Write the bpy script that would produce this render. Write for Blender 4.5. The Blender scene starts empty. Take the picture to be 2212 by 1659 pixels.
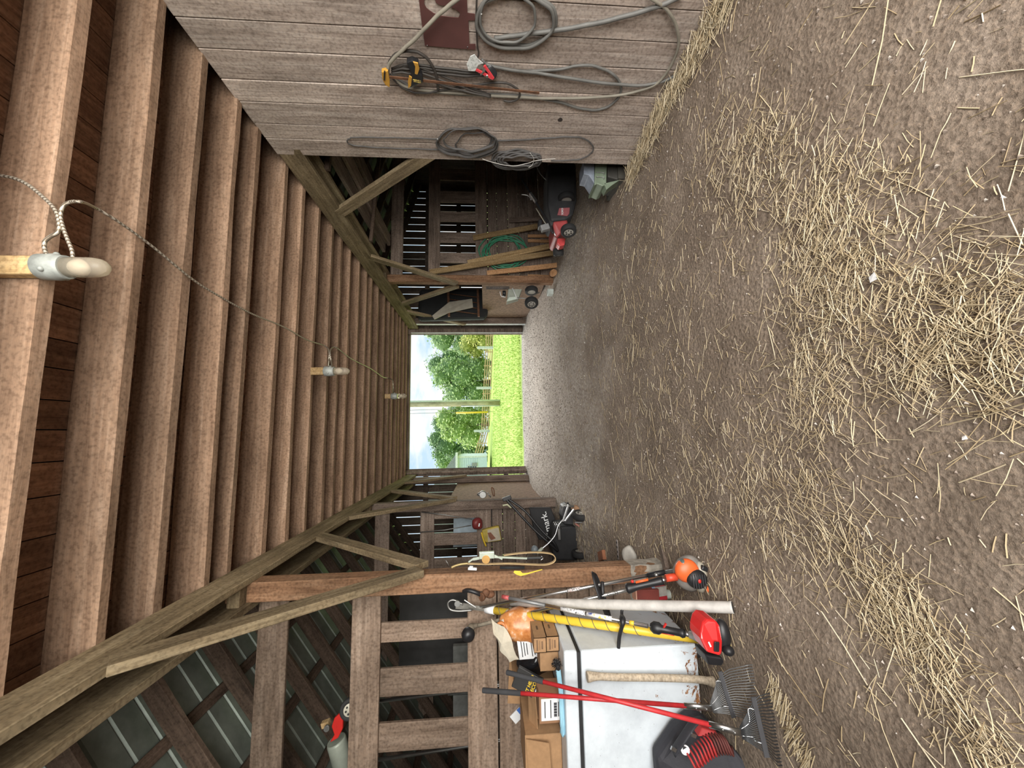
import bpy, bmesh, math, random
from mathutils import Vector as V, Matrix, noise
random.seed(7)
sc = bpy.context.scene
COL = sc.collection
# ---------- camera (a phone held on its side: the picture is turned a quarter) ----------
H, F = 1.5, 820.0
R3 = (Matrix.Rotation(math.radians(-7.08), 3, 'Z') @ Matrix.Rotation(math.radians(-3.975), 3, 'X')
      @ Matrix.Rotation(math.radians(.65), 3, 'Y'))
cam = bpy.data.cameras.new('camera'); cam.sensor_fit = 'HORIZONTAL'; cam.sensor_width = 36
cam.lens = F / 2212 * 36; cam.clip_start = .05; cam.clip_end = 500
co = bpy.data.objects.new('camera', cam); COL.objects.link(co)
ax = [R3 @ V((0, 0, -1)), R3 @ V((1, 0, 0)), R3 @ V((0, -1, 0))]
mw = Matrix.Identity(4)
for c in range(3):
    for r in range(3): mw[r][c] = ax[c][r]
mw.translation = (0, 0, H)
co.matrix_world = mw
sc.camera = co
def at(x, y, X=None, Y=None, Z=None):
    """the point of the barn that photo pixel (x, y) shows, on the plane X=, Y= or Z="""
    d = R3 @ V((829.5 - y, F, -(x - 1106)))
    t = X / d.x if X is not None else Y / d.y if Y is not None else (Z - H) / d.z
    return V((d.x * t, d.y * t, H + d.z * t))
# ---------- exposure, sky, sun, daylight at the open near end ----------
sc.view_settings.view_transform = 'Standard'; sc.view_settings.look = 'None'
sc.view_settings.gamma = 1; sc.view_settings.exposure = 0.0
sc.cycles.use_denoising = True
sc.cycles.max_bounces = 8; sc.cycles.diffuse_bounces = 5; sc.cycles.transparent_max_bounces = 8
w = bpy.data.worlds.new('sky'); sc.world = w; w.use_nodes = True
nt = w.node_tree; nt.nodes.clear()
N = nt.nodes.new; L = nt.links.new
tc = N('ShaderNodeTexCoord'); sep = N('ShaderNodeSeparateXYZ'); L(tc.outputs['Generated'], sep.inputs[0])
rp = N('ShaderNodeValToRGB'); L(sep.outputs['Z'], rp.inputs[0])
rp.color_ramp.elements[0].position = 0; rp.color_ramp.elements[0].color = (.70, .87, 1, 1)
rp.color_ramp.elements[1].position = .5; rp.color_ramp.elements[1].color = (.38, .66, .95, 1)
mp = N('ShaderNodeMapping'); mp.inputs['Scale'].default_value = (2.2, 2.2, 6.5); L(tc.outputs['Generated'], mp.inputs[0])
nz = N('ShaderNodeTexNoise'); nz.inputs['Scale'].default_value = 1.9; nz.inputs['Detail'].default_value = 7
nz.inputs['Roughness'].default_value = .58; L(mp.outputs[0], nz.inputs['Vector'])
cr = N('ShaderNodeValToRGB'); L(nz.outputs['Fac'], cr.inputs[0])
cr.color_ramp.elements[0].position = .44; cr.color_ramp.elements[1].position = .6
mx = N('ShaderNodeMixRGB'); L(cr.outputs[0], mx.inputs[0]); L(rp.outputs[0], mx.inputs[1]); mx.inputs[2].default_value = (1.12, 1.12, 1.12, 1)
bg = N('ShaderNodeBackground'); L(mx.outputs[0], bg.inputs[0]); bg.inputs[1].default_value = 1.05
ow = N('ShaderNodeOutputWorld'); L(bg.outputs[0], ow.inputs[0])
def light(name, kind, energy, loc, rot=(0, 0, 0), color=(1, 1, 1), **k):
    d = bpy.data.lights.new(name, kind); d.energy = energy; d.color = color
    for a, b in k.items(): setattr(d, a, b)
    o = bpy.data.objects.new(name, d); o.location = loc; o.rotation_euler = rot; COL.objects.link(o); return o
sun = light('sun', 'SUN', 3.4, (0, -20, 30), color=(1, .95, .86), angle=.02)
sun.rotation_euler = V((-.75, -.12, .85)).to_track_quat('Z', 'Y').to_euler()
fill_sun = light('added_sky_fill', 'SUN', 7.5, (0, 40, 30), color=(1, .96, .89), angle=math.radians(75))  # added second sun, very wide, a fill for the gravel and far interior
fill_sun.rotation_euler = V((.0, 1, .46)).to_track_quat('Z', 'Y').to_euler()
# daylight entering the big doorway behind the photographer
light('near_doorway_daylight', 'AREA', 560, (.85, -2.3, 1.9), (math.radians(90), 0, 0), (1, .97, .92), shape='RECTANGLE', size=3.6, size_y=3.0)
# ---------- mesh helpers ----------
def rotm(rx=0, ry=0, rz=0):
    return Matrix.Rotation(rz, 4, 'Z') @ Matrix.Rotation(ry, 4, 'Y') @ Matrix.Rotation(rx, 4, 'X')
def frame(x, y=None):
    """4x4 rotation whose local X is x and whose local Z is as near y as can be"""
    x = V(x).normalized(); u = V(y) if y is not None else V((0, 0, 1))
    if abs(x.dot(u.normalized())) > .98: u = V((0, 1, 0))
    yy = u.cross(x).normalized(); z = x.cross(yy)
    m = Matrix.Identity(4)
    for r in range(3): m[r][0], m[r][1], m[r][2] = x[r], yy[r], z[r]
    return m
def cr_pts(P, n=6, closed=False):
    P = [V(p) for p in P]; out = []; m = len(P)
    for i in range(m if closed else m - 1):
        if closed: a, b, c, d = P[i - 1], P[i], P[(i + 1) % m], P[(i + 2) % m]
        else: a, b, c, d = P[max(i - 1, 0)], P[i], P[i + 1], P[min(i + 2, m - 1)]
        for k in range(n):
            t = k / n
            out.append(.5 * ((2 * b) + (c - a) * t + (2 * a - 5 * b + 4 * c - d) * t * t + (3 * b - a - 3 * c + d) * t ** 3))
    if not closed: out.append(P[-1])
    return out
class MB:
    def __init__(s): s.bm = bmesh.new()
    def box(s, c, size, m=None):
        M = Matrix.Translation(V(c)) @ (m or Matrix.Identity(4)) @ Matrix.Diagonal((size[0], size[1], size[2], 1))
        r = bmesh.ops.create_cube(s.bm, size=1, matrix=M); return s
    def bar(s, a, b, w, h, up=None):
        a, b = V(a), V(b); return s.box((a + b) / 2, ((b - a).length, w, h), frame(b - a, up))
    def ball(s, c, size, m=None, sub=3):
        if not isinstance(size, (tuple, list)): size = (size,) * 3
        M = Matrix.Translation(V(c)) @ (m or Matrix.Identity(4)) @ Matrix.Diagonal((size[0], size[1], size[2], 1))
        r = bmesh.ops.create_icosphere(s.bm, subdivisions=sub, radius=1, matrix=M)
        for v in r['verts']:
            for f in v.link_faces: f.smooth = True
        return s
    def tube(s, P, r, n=8, closed=False, flat=None):
        """a round tube (flat=(a, b): an oval or strap) along points P; r may be a list"""
        P = [V(p) for p in P]; m = len(P); rings = []; nrm = None
        for i, p in enumerate(P):
            if closed: t = P[(i + 1) % m] - P[i - 1]
            else: t = P[min(i + 1, m - 1)] - P[max(i - 1, 0)]
            if t.length < 1e-9: t = V((0, 0, 1))
            t.normalize()
            if nrm is None:
                nrm = t.orthogonal().normalized()
                if flat and len(flat) > 2: nrm = (V(flat[2]) - t * t.dot(V(flat[2]))).normalized()
            else:
                nn = nrm - t * t.dot(nrm); nrm = nn.normalized() if nn.length > 1e-6 else t.orthogonal().normalized()
            b = t.cross(nrm); rr = r
            if isinstance(r, (list, tuple)):
                u_ = i / (m - 1) * (len(r) - 1); k_ = min(int(u_), len(r) - 2); rr = r[k_] + (r[k_ + 1] - r[k_]) * (u_ - k_)
            ra, rb = (flat[0], flat[1]) if flat else (rr, rr)
            rings.append([s.bm.verts.new(p + nrm * (ra * math.cos(2 * math.pi * k / n)) + b * (rb * math.sin(2 * math.pi * k / n))) for k in range(n)])
        for i in range(m if closed else m - 1):
            A, B = rings[i], rings[(i + 1) % m]
            for k in range(n):
                f = s.bm.faces.new((A[k], A[(k + 1) % n], B[(k + 1) % n], B[k])); f.smooth = True
        if not closed:
            s.bm.faces.new(rings[0][::-1]); s.bm.faces.new(rings[-1])
        return s
    def lathe(s, prof, base, axis=(0, 0, 1), n=20, caps=True):
        """prof: list of (radius, height) along axis"""
        M = frame(axis); base = V(base); x = V((M[0][0], M[1][0], M[2][0])); y = V((M[0][1], M[1][1], M[2][1])); z = V((M[0][2], M[1][2], M[2][2]))
        rings = []
        for r, h in prof:
            c = base + x * h
            rings.append([s.bm.verts.new(c + y * (max(r, 1e-4) * math.cos(2 * math.pi * k / n)) + z * (max(r, 1e-4) * math.sin(2 * math.pi * k / n))) for k in range(n)])
        for A, B in zip(rings, rings[1:]):
            for k in range(n):
                f = s.bm.faces.new((A[k], A[(k + 1) % n], B[(k + 1) % n], B[k])); f.smooth = True
        if caps: s.bm.faces.new(rings[0][::-1]); s.bm.faces.new(rings[-1])
        return s
    def prism(s, pts, vec):
        vec = V(vec); A = [s.bm.verts.new(V(p)) for p in pts]; B = [s.bm.verts.new(V(p) + vec) for p in pts]; n = len(A)
        s.bm.faces.new(A[::-1]); s.bm.faces.new(B)
        for k in range(n): s.bm.faces.new((A[k], A[(k + 1) % n], B[(k + 1) % n], B[k]))
        return s
    def poly(s, pts):
        s.bm.faces.new([s.bm.verts.new(V(p)) for p in pts]); return s
    def jit(s, a, f=3.0):
        for v in s.bm.verts: v.co += noise.noise_vector(v.co * f) * a
        return s
def link(name, me, mat, parent=None):
    o = bpy.data.objects.new(name, me); COL.objects.link(o)
    if mat: me.materials.append(mat)
    if parent: o.parent = parent
    return o
def wloc(o):
    v = V((0, 0, 0))
    while o: v = v + o.location; o = o.parent
    return v
def B(mb, name, mat, parent=None, bevel=0, label=None, stuff=False, smooth_sub=0):
    """link the collected shapes as one mesh object; vertices were given in barn coordinates"""
    bm = mb.bm; bmesh.ops.recalc_face_normals(bm, faces=bm.faces)
    if parent is not None: org = wloc(parent)
    else:
        xs = [v.co for v in bm.verts]
        org = V((sum(v.x for v in xs) / len(xs), sum(v.y for v in xs) / len(xs), min(v.z for v in xs)))
    for v in bm.verts: v.co -= org
    me = bpy.data.meshes.new(name); bm.to_mesh(me); bm.free()
    o = link(name, me, mat, parent)
    if parent is None: o.location = org
    if bevel:
        b = o.modifiers.new('bevel', 'BEVEL'); b.width = bevel; b.segments = 2; b.limit_method = 'ANGLE'; b.angle_limit = .6
    if smooth_sub:
        b = o.modifiers.new('sub', 'SUBSURF'); b.levels = b.render_levels = smooth_sub
        for p in me.polygons: p.use_smooth = True
    if label: o['label'] = label
    if stuff: o['kind'] = 'stuff'
    return o
def tag(o, label, cat, group=None):
    o['label'] = label; o['category'] = cat
    if group: o['group'] = group
    return o
def T(name, loc, label, cat, group=None):
    o = bpy.data.objects.new(name, None); o.empty_display_size = .05; COL.objects.link(o); o.location = loc
    return tag(o, label, cat, group)
def struct(o): o['kind'] = 'structure'; return o
def timber(name, a, b, w, h, mat, parent=None, up=None, jit=.003, bevel=.004, label=None):
    """a sawn board or beam from a to b; its grain follows its own local X"""
    a, b = V(a), V(b); Ln = (b - a).length; bm = bmesh.new(); n = max(2, int(Ln / .22)); sd = random.random() * 50
    rings = []
    for i in range(n + 1):
        x = -Ln / 2 + Ln * i / n; ring = []
        for (sy, sz) in ((-1, -1), (1, -1), (1, 1), (-1, 1)):
            q = noise.noise_vector(V((x * 1.5 + sd, sy * 2 + sd, sz * 2))) * jit
            ring.append(bm.verts.new((x, sy * w / 2 + q.y, sz * h / 2 + q.z)))
        rings.append(ring)
    for A, C in zip(rings, rings[1:]):
        for k in range(4): bm.faces.new((A[k], A[(k + 1) % 4], C[(k + 1) % 4], C[k]))
    bm.faces.new(rings[0][::-1]); bm.faces.new(rings[-1]); bmesh.ops.recalc_face_normals(bm, faces=bm.faces)
    me = bpy.data.meshes.new(name); bm.to_mesh(me); bm.free()
    o = link(name, me, mat, parent)
    M = Matrix.Translation((a + b) / 2) @ frame(b - a, up)
    if parent: M = Matrix.Translation(-wloc(parent)) @ M
    o.matrix_local = M
    if bevel:
        m = o.modifiers.new('bevel', 'BEVEL'); m.width = bevel; m.segments = 1; m.limit_method = 'ANGLE'; m.angle_limit = .9
    if label: o['label'] = label
    return o
def text(s, size, origin, right, up, name, mat, parent, depth=.0015, bold=0.0):
    """raised lettering; origin is its centre"""
    c = bpy.data.curves.new(name, 'FONT'); c.body = s; c.size = size; c.align_x = 'CENTER'; c.align_y = 'CENTER'; c.extrude = depth; c.offset = bold
    o = bpy.data.objects.new(name, c); COL.objects.link(o)
    dg = bpy.context.evaluated_depsgraph_get(); me = bpy.data.meshes.new_from_object(o.evaluated_get(dg))
    bpy.data.objects.remove(o); r = V(right).normalized(); u = V(up); n = r.cross(u).normalized(); u = n.cross(r)
    M = Matrix.Identity(4)
    for k in range(3): M[k][0], M[k][1], M[k][2] = r[k], u[k], n[k]
    me.transform(Matrix.Translation(V(origin) - wloc(parent)) @ M); me.materials.clear()
    return link(name, me, mat, parent)
# ---------- materials ----------
def newmat(name):
    m = bpy.data.materials.new(name); m.use_nodes = True; nt = m.node_tree
    return m, nt, nt.nodes['Principled BSDF']
def nd(nt, t, **k):
    n = nt.nodes.new(t)
    for a, b in k.items():
        if a in n.inputs: n.inputs[a].default_value = b
        else: setattr(n, a, b)
    return n
def ramp(nt, fac, stops):
    r = nt.nodes.new('ShaderNodeValToRGB'); e = r.color_ramp.elements
    while len(e) < len(stops): e.new(.5)
    for q, (p, c) in zip(e, stops): q.position = p; q.color = (*c, 1) if len(c) == 3 else c
    nt.links.new(fac, r.inputs[0]); return r
def flat(name, col, rough=.6, metal=0.0, var=.25, scale=9.0, bump=.0, bscale=60.0, stops=None, **k):
    """plain painted, plastic or metal surface with slight uneven tone"""
    m, nt, p = newmat(name); Lk = nt.links.new
    tc = nd(nt, 'ShaderNodeTexCoord'); nz = nd(nt, 'ShaderNodeTexNoise', Scale=scale, Detail=5.0, Roughness=.6); Lk(tc.outputs['Object'], nz.inputs['Vector'])
    c = V(col); r = ramp(nt, nz.outputs['Fac'], stops or [(.3, tuple(c * (1 - var))), (.7, tuple(V([min(1, q * (1 + var * .6)) for q in c])))])
    Lk(r.outputs[0], p.inputs['Base Color']); p.inputs['Roughness'].default_value = rough; p.inputs['Metallic'].default_value = metal
    if bump:
        n2 = nd(nt, 'ShaderNodeTexNoise', Scale=bscale, Detail=4.0); Lk(tc.outputs['Object'], n2.inputs['Vector'])
        b = nd(nt, 'ShaderNodeBump', Strength=bump, Distance=.004); Lk(n2.outputs['Fac'], b.inputs['Height']); Lk(b.outputs[0], p.inputs['Normal'])
    for a, v in k.items(): p.inputs[a.replace('_', ' ')].default_value = v
    return m
def wood(name, c1, c2, c3, axis=0, rough=.85, blotch=.55, bump=.5, fine=1.0, tint=.22):
    m, nt, p = newmat(name); Lk = nt.links.new
    tc = nd(nt, 'ShaderNodeTexCoord'); gi = nd(nt, 'ShaderNodeNewGeometry'); oi = nd(nt, 'ShaderNodeObjectInfo')
    ad = nd(nt, 'ShaderNodeMath', operation='ADD'); Lk(gi.outputs['Random Per Island'], ad.inputs[0]); Lk(oi.outputs['Random'], ad.inputs[1])
    ml = nd(nt, 'ShaderNodeMath', operation='MULTIPLY'); ml.inputs[1].default_value = 31.7; Lk(ad.outputs[0], ml.inputs[0])
    va = nd(nt, 'ShaderNodeVectorMath', operation='ADD'); Lk(tc.outputs['Object'], va.inputs[0]); Lk(ml.outputs[0], va.inputs[1])
    sc3 = [11 * fine] * 3; sc3[axis] = .7
    mp = nd(nt, 'ShaderNodeMapping'); mp.inputs['Scale'].default_value = sc3; Lk(va.outputs[0], mp.inputs[0])
    n1 = nd(nt, 'ShaderNodeTexNoise', Scale=2.2, Detail=9.0, Roughness=.68, Distortion=.6); Lk(mp.outputs[0], n1.inputs['Vector'])
    r1 = ramp(nt, n1.outputs['Fac'], [(.3, c1), (.5, c2), (.72, c3)])
    sb = [1.6] * 3; sb[axis] = .8
    m2 = nd(nt, 'ShaderNodeMapping'); m2.inputs['Scale'].default_value = sb; Lk(va.outputs[0], m2.inputs[0])
    n2 = nd(nt, 'ShaderNodeTexNoise', Scale=2.1, Detail=6.0, Roughness=.7); Lk(m2.outputs[0], n2.inputs['Vector'])
    r2 = ramp(nt, n2.outputs['Fac'], [(.32, (blotch,) * 3), (.6, (1, 1, 1)), (.78, (1.0, 1.0, 1.0))])
    mx = nd(nt, 'ShaderNodeMixRGB', blend_type='MULTIPLY'); mx.inputs[0].default_value = 1; Lk(r1.outputs[0], mx.inputs[1]); Lk(r2.outputs[0], mx.inputs[2])
    n3 = nd(nt, 'ShaderNodeTexNoise', Scale=55.0, Detail=3.0); Lk(va.outputs[0], n3.inputs['Vector'])
    r3 = ramp(nt, n3.outputs['Fac'], [(.33, (.72, .70, .68)), (.5, (1, 1, 1)), (.7, (1.15, 1.13, 1.1))])
    mx2 = nd(nt, 'ShaderNodeMixRGB', blend_type='MULTIPLY'); mx2.inputs[0].default_value = 1; Lk(mx.outputs[0], mx2.inputs[1]); Lk(r3.outputs[0], mx2.inputs[2])
    fr = nd(nt, 'ShaderNodeMath', operation='FRACT'); Lk(ad.outputs[0], fr.inputs[0])
    r4 = ramp(nt, fr.outputs[0], [(0, (1 - tint,) * 3), (1, (1 + tint,) * 3)])
    mx3 = nd(nt, 'ShaderNodeMixRGB', blend_type='MULTIPLY'); mx3.inputs[0].default_value = 1; Lk(mx2.outputs[0], mx3.inputs[1]); Lk(r4.outputs[0], mx3.inputs[2])
    Lk(mx3.outputs[0], p.inputs['Base Color']); p.inputs['Roughness'].default_value = rough; p.inputs['Specular IOR Level'].default_value = .2
    b = nd(nt, 'ShaderNodeBump', Strength=bump, Distance=.006); Lk(n1.outputs['Fac'], b.inputs['Height']); Lk(b.outputs[0], p.inputs['Normal'])
    return m
W_JOIST = wood('joist_wood', (.19, .116, .076), (.295, .19, .128), (.405, .28, .2), blotch=.7, bump=.35)
W_BEAM = wood('mossy_beam_wood', (.13, .095, .055), (.25, .19, .115), (.37, .30, .195))
W_POST = wood('reddish_post_wood', (.13, .066, .036), (.26, .145, .083), (.36, .225, .14))
W_GREY = wood('grey_barn_wood', (.13, .095, .075), (.25, .19, .155), (.37, .30, .25))
W_RAIL = wood('rail_wood', (.135, .093, .067), (.25, .182, .137), (.36, .275, .215))
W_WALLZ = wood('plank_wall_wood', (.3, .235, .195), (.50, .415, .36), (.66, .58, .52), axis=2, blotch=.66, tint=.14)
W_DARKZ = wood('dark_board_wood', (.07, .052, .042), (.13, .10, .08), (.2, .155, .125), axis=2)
W_DARK = wood('dark_beam_wood', (.07, .05, .038), (.13, .09, .068), (.2, .145, .11))
W_NEW = wood('new_lumber', (.30, .19, .085), (.47, .32, .16), (.6, .44, .25), blotch=.75)
W_NEWO = wood('orange_lumber', (.34, .17, .08), (.5, .28, .14), (.62, .38, .22), blotch=.8)
W_HANDLE = wood('handle_wood', (.30, .24, .17), (.44, .37, .28), (.55, .48, .38), fine=3, blotch=.8)
BLACK = flat('black_plastic', (.014, .014, .016), .45)
RUBBER = flat('black_rubber', (.02, .02, .021), .8, bump=.3)
DKGREY = flat('dark_grey_plastic', (.05, .05, .055), .55)
STEEL = flat('bright_steel', (.55, .56, .57), .32, 1.0, var=.15)
DULL = flat('dull_steel', (.36, .36, .35), .5, .9, var=.25)
RUSTY = flat('rusty_steel', (.16, .075, .04), .8, .3, var=.5, scale=25)
RED = flat('red_plastic', (.55, .025, .02), .4, var=.15)
REDH = flat('red_fibreglass', (.5, .03, .035), .45, var=.2, scale=20)
ORANGE = flat('orange_plastic', (.75, .13, .03), .45, var=.15)
YELLOW = flat('yellow_plastic', (.82, .56, .05), .4, var=.12)
CARD = flat('cardboard', (.36, .21, .105), .85, var=.14, scale=30)
CARDD = flat('shaded_cardboard_print', (.11, .065, .035), .85)
WHITE = flat('white_label', (.78, .79, .8), .6, var=.08)
INK = flat('black_ink', (.03, .03, .035), .7)
ALU = flat('aluminium', (.7, .71, .72), .3, 1.0, var=.1)
GRNST = flat('green_grey_paint', (.2, .25, .18), .55, .2, var=.25)
# ---------- ground ----------
def sm(t): t = max(0, min(1, t)); return t * t * (3 - 2 * t)
def gz(x, y):
    z = .072 * max(0, y - 3.3) * sm((y - 2.6) / 2.2) if y < 10 else .48
    z += sm((-.55 - x) / .6) * (.10 + .10 * sm((y - 3.4) / 2.5)) * (1 - sm((y - 7.5) / 2.5))
    z -= .06 * sm((y - 2.6) / 1.5) * sm((x - 2.2) / .8) * (1 - sm((y - 7) / 2))
    return z
def grid(name, xs, ys, fz, mat):
    bm = bmesh.new(); vv = [[bm.verts.new((x, y, fz(x, y))) for x in xs] for y in ys]
    for a, b in zip(vv, vv[1:]):
        for k in range(len(xs) - 1):
            f = bm.faces.new((a[k], a[k + 1], b[k + 1], b[k])); f.smooth = True
    me = bpy.data.meshes.new(name); bm.to_mesh(me); bm.free(); return link(name, me, mat)
def floor_mat():
    m, nt, p = newmat('dirt_floor'); Lk = nt.links.new
    tc = nd(nt, 'ShaderNodeTexCoord'); P = tc.outputs['Object']
    n1 = nd(nt, 'ShaderNodeTexNoise', Scale=1.7, Detail=9.0, Roughness=.7); Lk(P, n1.inputs['Vector'])
    r1 = ramp(nt, n1.outputs['Fac'], [(.3, (.18, .14, .108)), (.52, (.255, .204, .16)), (.72, (.345, .285, .233))])
    n2 = nd(nt, 'ShaderNodeTexNoise', Scale=70.0, Detail=6.0, Roughness=.75); Lk(P, n2.inputs['Vector'])
    r2 = ramp(nt, n2.outputs['Fac'], [(.3, (.5, .48, .46)), (.5, (1, 1, 1)), (.68, (1.5, 1.45, 1.38))])
    mx = nd(nt, 'ShaderNodeMixRGB', blend_type='MULTIPLY'); mx.inputs[0].default_value = 1; Lk(r1.outputs[0], mx.inputs[1]); Lk(r2.outputs[0], mx.inputs[2])
    vo = nd(nt, 'ShaderNodeTexVoronoi', Scale=42.0); Lk(P, vo.inputs['Vector'])
    rg = ramp(nt, vo.outputs['Color'], [(.1, (.31, .265, .22)), (.5, (.55, .485, .42)), (.9, (.76, .70, .63))])
    sp = nd(nt, 'ShaderNodeSeparateXYZ'); Lk(P, sp.inputs[0])
    n3 = nd(nt, 'ShaderNodeTexNoise', Scale=1.3, Detail=5.0); Lk(P, n3.inputs['Vector'])
    ma = nd(nt, 'ShaderNodeMath', operation='MULTIPLY_ADD'); Lk(n3.outputs['Fac'], ma.inputs[0]); ma.inputs[1].default_value = 4.5; Lk(sp.outputs['Y'], ma.inputs[2])
    mr = nd(nt, 'ShaderNodeMapRange'); Lk(ma.outputs[0], mr.inputs[0]); mr.inputs[1].default_value = 6.2; mr.inputs[2].default_value = 9.4
    m2 = nd(nt, 'ShaderNodeMixRGB'); Lk(mr.outputs[0], m2.inputs[0]); Lk(mx.outputs[0], m2.inputs[1]); Lk(rg.outputs[0], m2.inputs[2])
    Lk(m2.outputs[0], p.inputs['Base Color']); p.inputs['Roughness'].default_value = .95; p.inputs['Specular IOR Level'].default_value = .15
    ad = nd(nt, 'ShaderNodeMath', operation='ADD'); Lk(n2.outputs['Fac'], ad.inputs[0]); Lk(vo.outputs['Distance'], ad.inputs[1])
    b = nd(nt, 'ShaderNodeBump', Strength=.7, Distance=.015); Lk(ad.outputs[0], b.inputs['Height']); Lk(b.outputs[0], p.inputs['Normal'])
    return m
FLOORM = floor_mat()
def fz(x, y):
    q = V((x, y, 0))
    return gz(x, y) + .014 * noise.noise(q * 1.7) + .011 * noise.noise(q * 6) + .007 * noise.noise(q * 15)
fl = struct(grid('floor', [-5.4 + .055 * i for i in range(int(12.4 / .055) + 1)], [-2.6 + .055 * i for i in range(int(12.9 / .055) + 1)], fz, FLOORM))
fl['label'] = 'dirt barn floor strewn with straw, gravelly towards the far door'
# ---------- straw ----------
def straw_mat(name, stops):
    m, nt, p = newmat(name); gi = nd(nt, 'ShaderNodeNewGeometry'); r = ramp(nt, gi.outputs['Random Per Island'], stops)
    nt.links.new(r.outputs[0], p.inputs['Base Color']); p.inputs['Roughness'].default_value = .6; p.inputs['Specular IOR Level'].default_value = .25; return m
STRAW = straw_mat('straw', [(0, (.27, .2, .115)), (.35, (.41, .325, .2)), (.85, (.52, .44, .3)), (1, (.58, .51, .38))])
sv, sf = [], []
def stalk(x, y, ang, ln, r, tilt=0.0, lift=0.0):
    z0 = fz(x, y) + r * .9 + lift; d = V((math.cos(ang), math.sin(ang), tilt)); d.normalize(); s = V((-d.y, d.x, 0)) * r; u = V((0, 0, r))
    bend = random.uniform(-.045, .045) * ln
    c = V((x, y, z0)); k = len(sv); pts = [c - d * ln / 2, c + V((-d.y, d.x, 0)) * bend + V((0, 0, random.uniform(0, .012))), c + d * ln / 2]
    for p in (pts[0], pts[2]): p.z = max(p.z, fz(p.x, p.y) + r * .6)
    pts[1].z = max((pts[0].z + pts[2].z) / 2, fz(x, y) + r * .6)
    for p in pts: sv.extend([p + s - u * .6, p - s - u * .6, p + u])
    for a in (0, 3):
        for j in range(3): sf.append((k + a + j, k + a + (j + 1) % 3, k + a + 3 + (j + 1) % 3, k + a + 3 + j))
def patch(px, py, sx, sy, n, rot=0.0, ln=(.03, .17), dirn=None, spread=1.6):
    c = at(px, py, Z=.03); cs, sn = math.cos(rot), math.sin(rot)
    for _ in range(int(n * .8)):
        u, v = random.gauss(0, sx), random.gauss(0, sy); x, y = c.x + u * cs - v * sn, c.y + u * sn + v * cs
        if x > 2.66 or y > 9 or y < .2: continue
        l = random.uniform(*ln) * random.uniform(.4, 1)
        a = random.uniform(0, math.pi) if dirn is None else random.gauss(dirn, spread)
        stalk(x, y, a, l, random.uniform(.0006, .0016), random.gauss(0, .08), abs(random.gauss(0, .012)))
for px, py, sx, sy, n, rot in [
    (1790, 470, .20, .12, 700, .3), (1745, 560, .17, .13, 500, .5), (1850, 640, .13, .10, 330, 0), (1770, 800, .22, .13, 650, 0),
    (2060, 660, .15, .12, 620, .3), (2110, 760, .13, .10, 480, 0), (1980, 770, .12, .10, 350, 0), (1905, 400, .18, .07, 160, .6),
    (1640, 330, .22, .13, 520, .6), (1580, 400, .3, .16, 330, .5), (1700, 900, .25, .18, 230, 0), (1880, 980, .25, .15, 80, 0),
    (1650, 1080, .25, .14, 330, .2), (1740, 1130, .16, .10, 240, .2), (1810, 1170, .14, .08, 140, .2), (1520, 1040, .5, .3, 420, 0),
    (1905, 1290, .11, .08, 330, .1), (1960, 1345, .09, .07, 280, .1), (2010, 1420, .09, .06, 150, .1), (2120, 1540, .09, .06, 170, .1), (2160, 1590, .06, .04, 90, 0),
    (1420, 850, .7, .5, 420, 0), (1350, 700, .8, .6, 250, 0)]:
    patch(px, py, sx, sy, n, rot)
for y in [1.75 + .012 * i for i in range(150)]:              # straw drifted along the foot of the plank wall
    for _ in range(12):
        x = 2.665 - abs(random.gauss(0, .09)); stalk(x, y + random.gauss(0, .03), random.uniform(0, math.pi), random.uniform(.04, .2), random.uniform(.0009, .002), random.uniform(-.1, .3), abs(random.gauss(0, .03)))
for i in range(90):                                          # the line of straw below the rakes
    t = random.random(); c = at(1690 + 80 * t, 1480 + 175 * t, Z=.04); stalk(c.x + random.gauss(0, .012), c.y + random.gauss(0, .012), random.gauss(2.6, .25), random.uniform(.06, .2), .0022)
for _ in range(2600): stalk(random.uniform(-1.6, 2.6), .5 + 6.5 * random.random() ** 1.2, random.uniform(0, math.pi), random.uniform(.015, .09), random.uniform(.0009, .002))
for _ in range(160): stalk(random.uniform(-1.2, 2.5), random.uniform(.7, 4.5), random.uniform(0, math.pi), random.uniform(.12, .3), random.uniform(.0013, .0022))
for _ in range(1500): stalk(random.uniform(-4.2, -.8), random.uniform(2.2, 6), random.uniform(0, math.pi), random.uniform(.03, .12), random.uniform(.001, .0022))
for _ in range(700): stalk(random.uniform(2.6, 4.5), random.uniform(3.8, 7), random.uniform(0, math.pi), random.uniform(.03, .1), random.uniform(.001, .0022))
me = bpy.data.meshes.new('straw'); me.from_pydata(sv, [], sf); me.update()
st = link('straw', me, STRAW); st['kind'] = 'stuff'; tag(st, 'loose yellow straw scattered over the dirt barn floor', 'straw')
pb = bmesh.new(); rg = random.Random(3)                      # crumbs of dirt and gravel
for i in range(5200):
    if i < 3000: x, y = rg.uniform(-1.1, 2.6), rg.uniform(.6, 5)
    else: x, y = rg.uniform(-1.0, 2.65), rg.uniform(5, 10.3)
    r = rg.uniform(.003, .009) if y < 5 else rg.uniform(.006, .017)
    z = fz(x, y); q = [pb.verts.new((x + r * rg.uniform(.7, 1.3) * a, y + r * rg.uniform(.7, 1.3) * b, z + r * c)) for a, b, c in ((1, 0, 0), (-.6, .9, 0), (-.5, -.9, 0), (.1, .1, .9))]
    for a, b, c in ((0, 1, 3), (1, 2, 3), (2, 0, 3)): pb.faces.new((q[a], q[b], q[c]))
me = bpy.data.meshes.new('gravel'); pb.to_mesh(me); pb.free()
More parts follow.
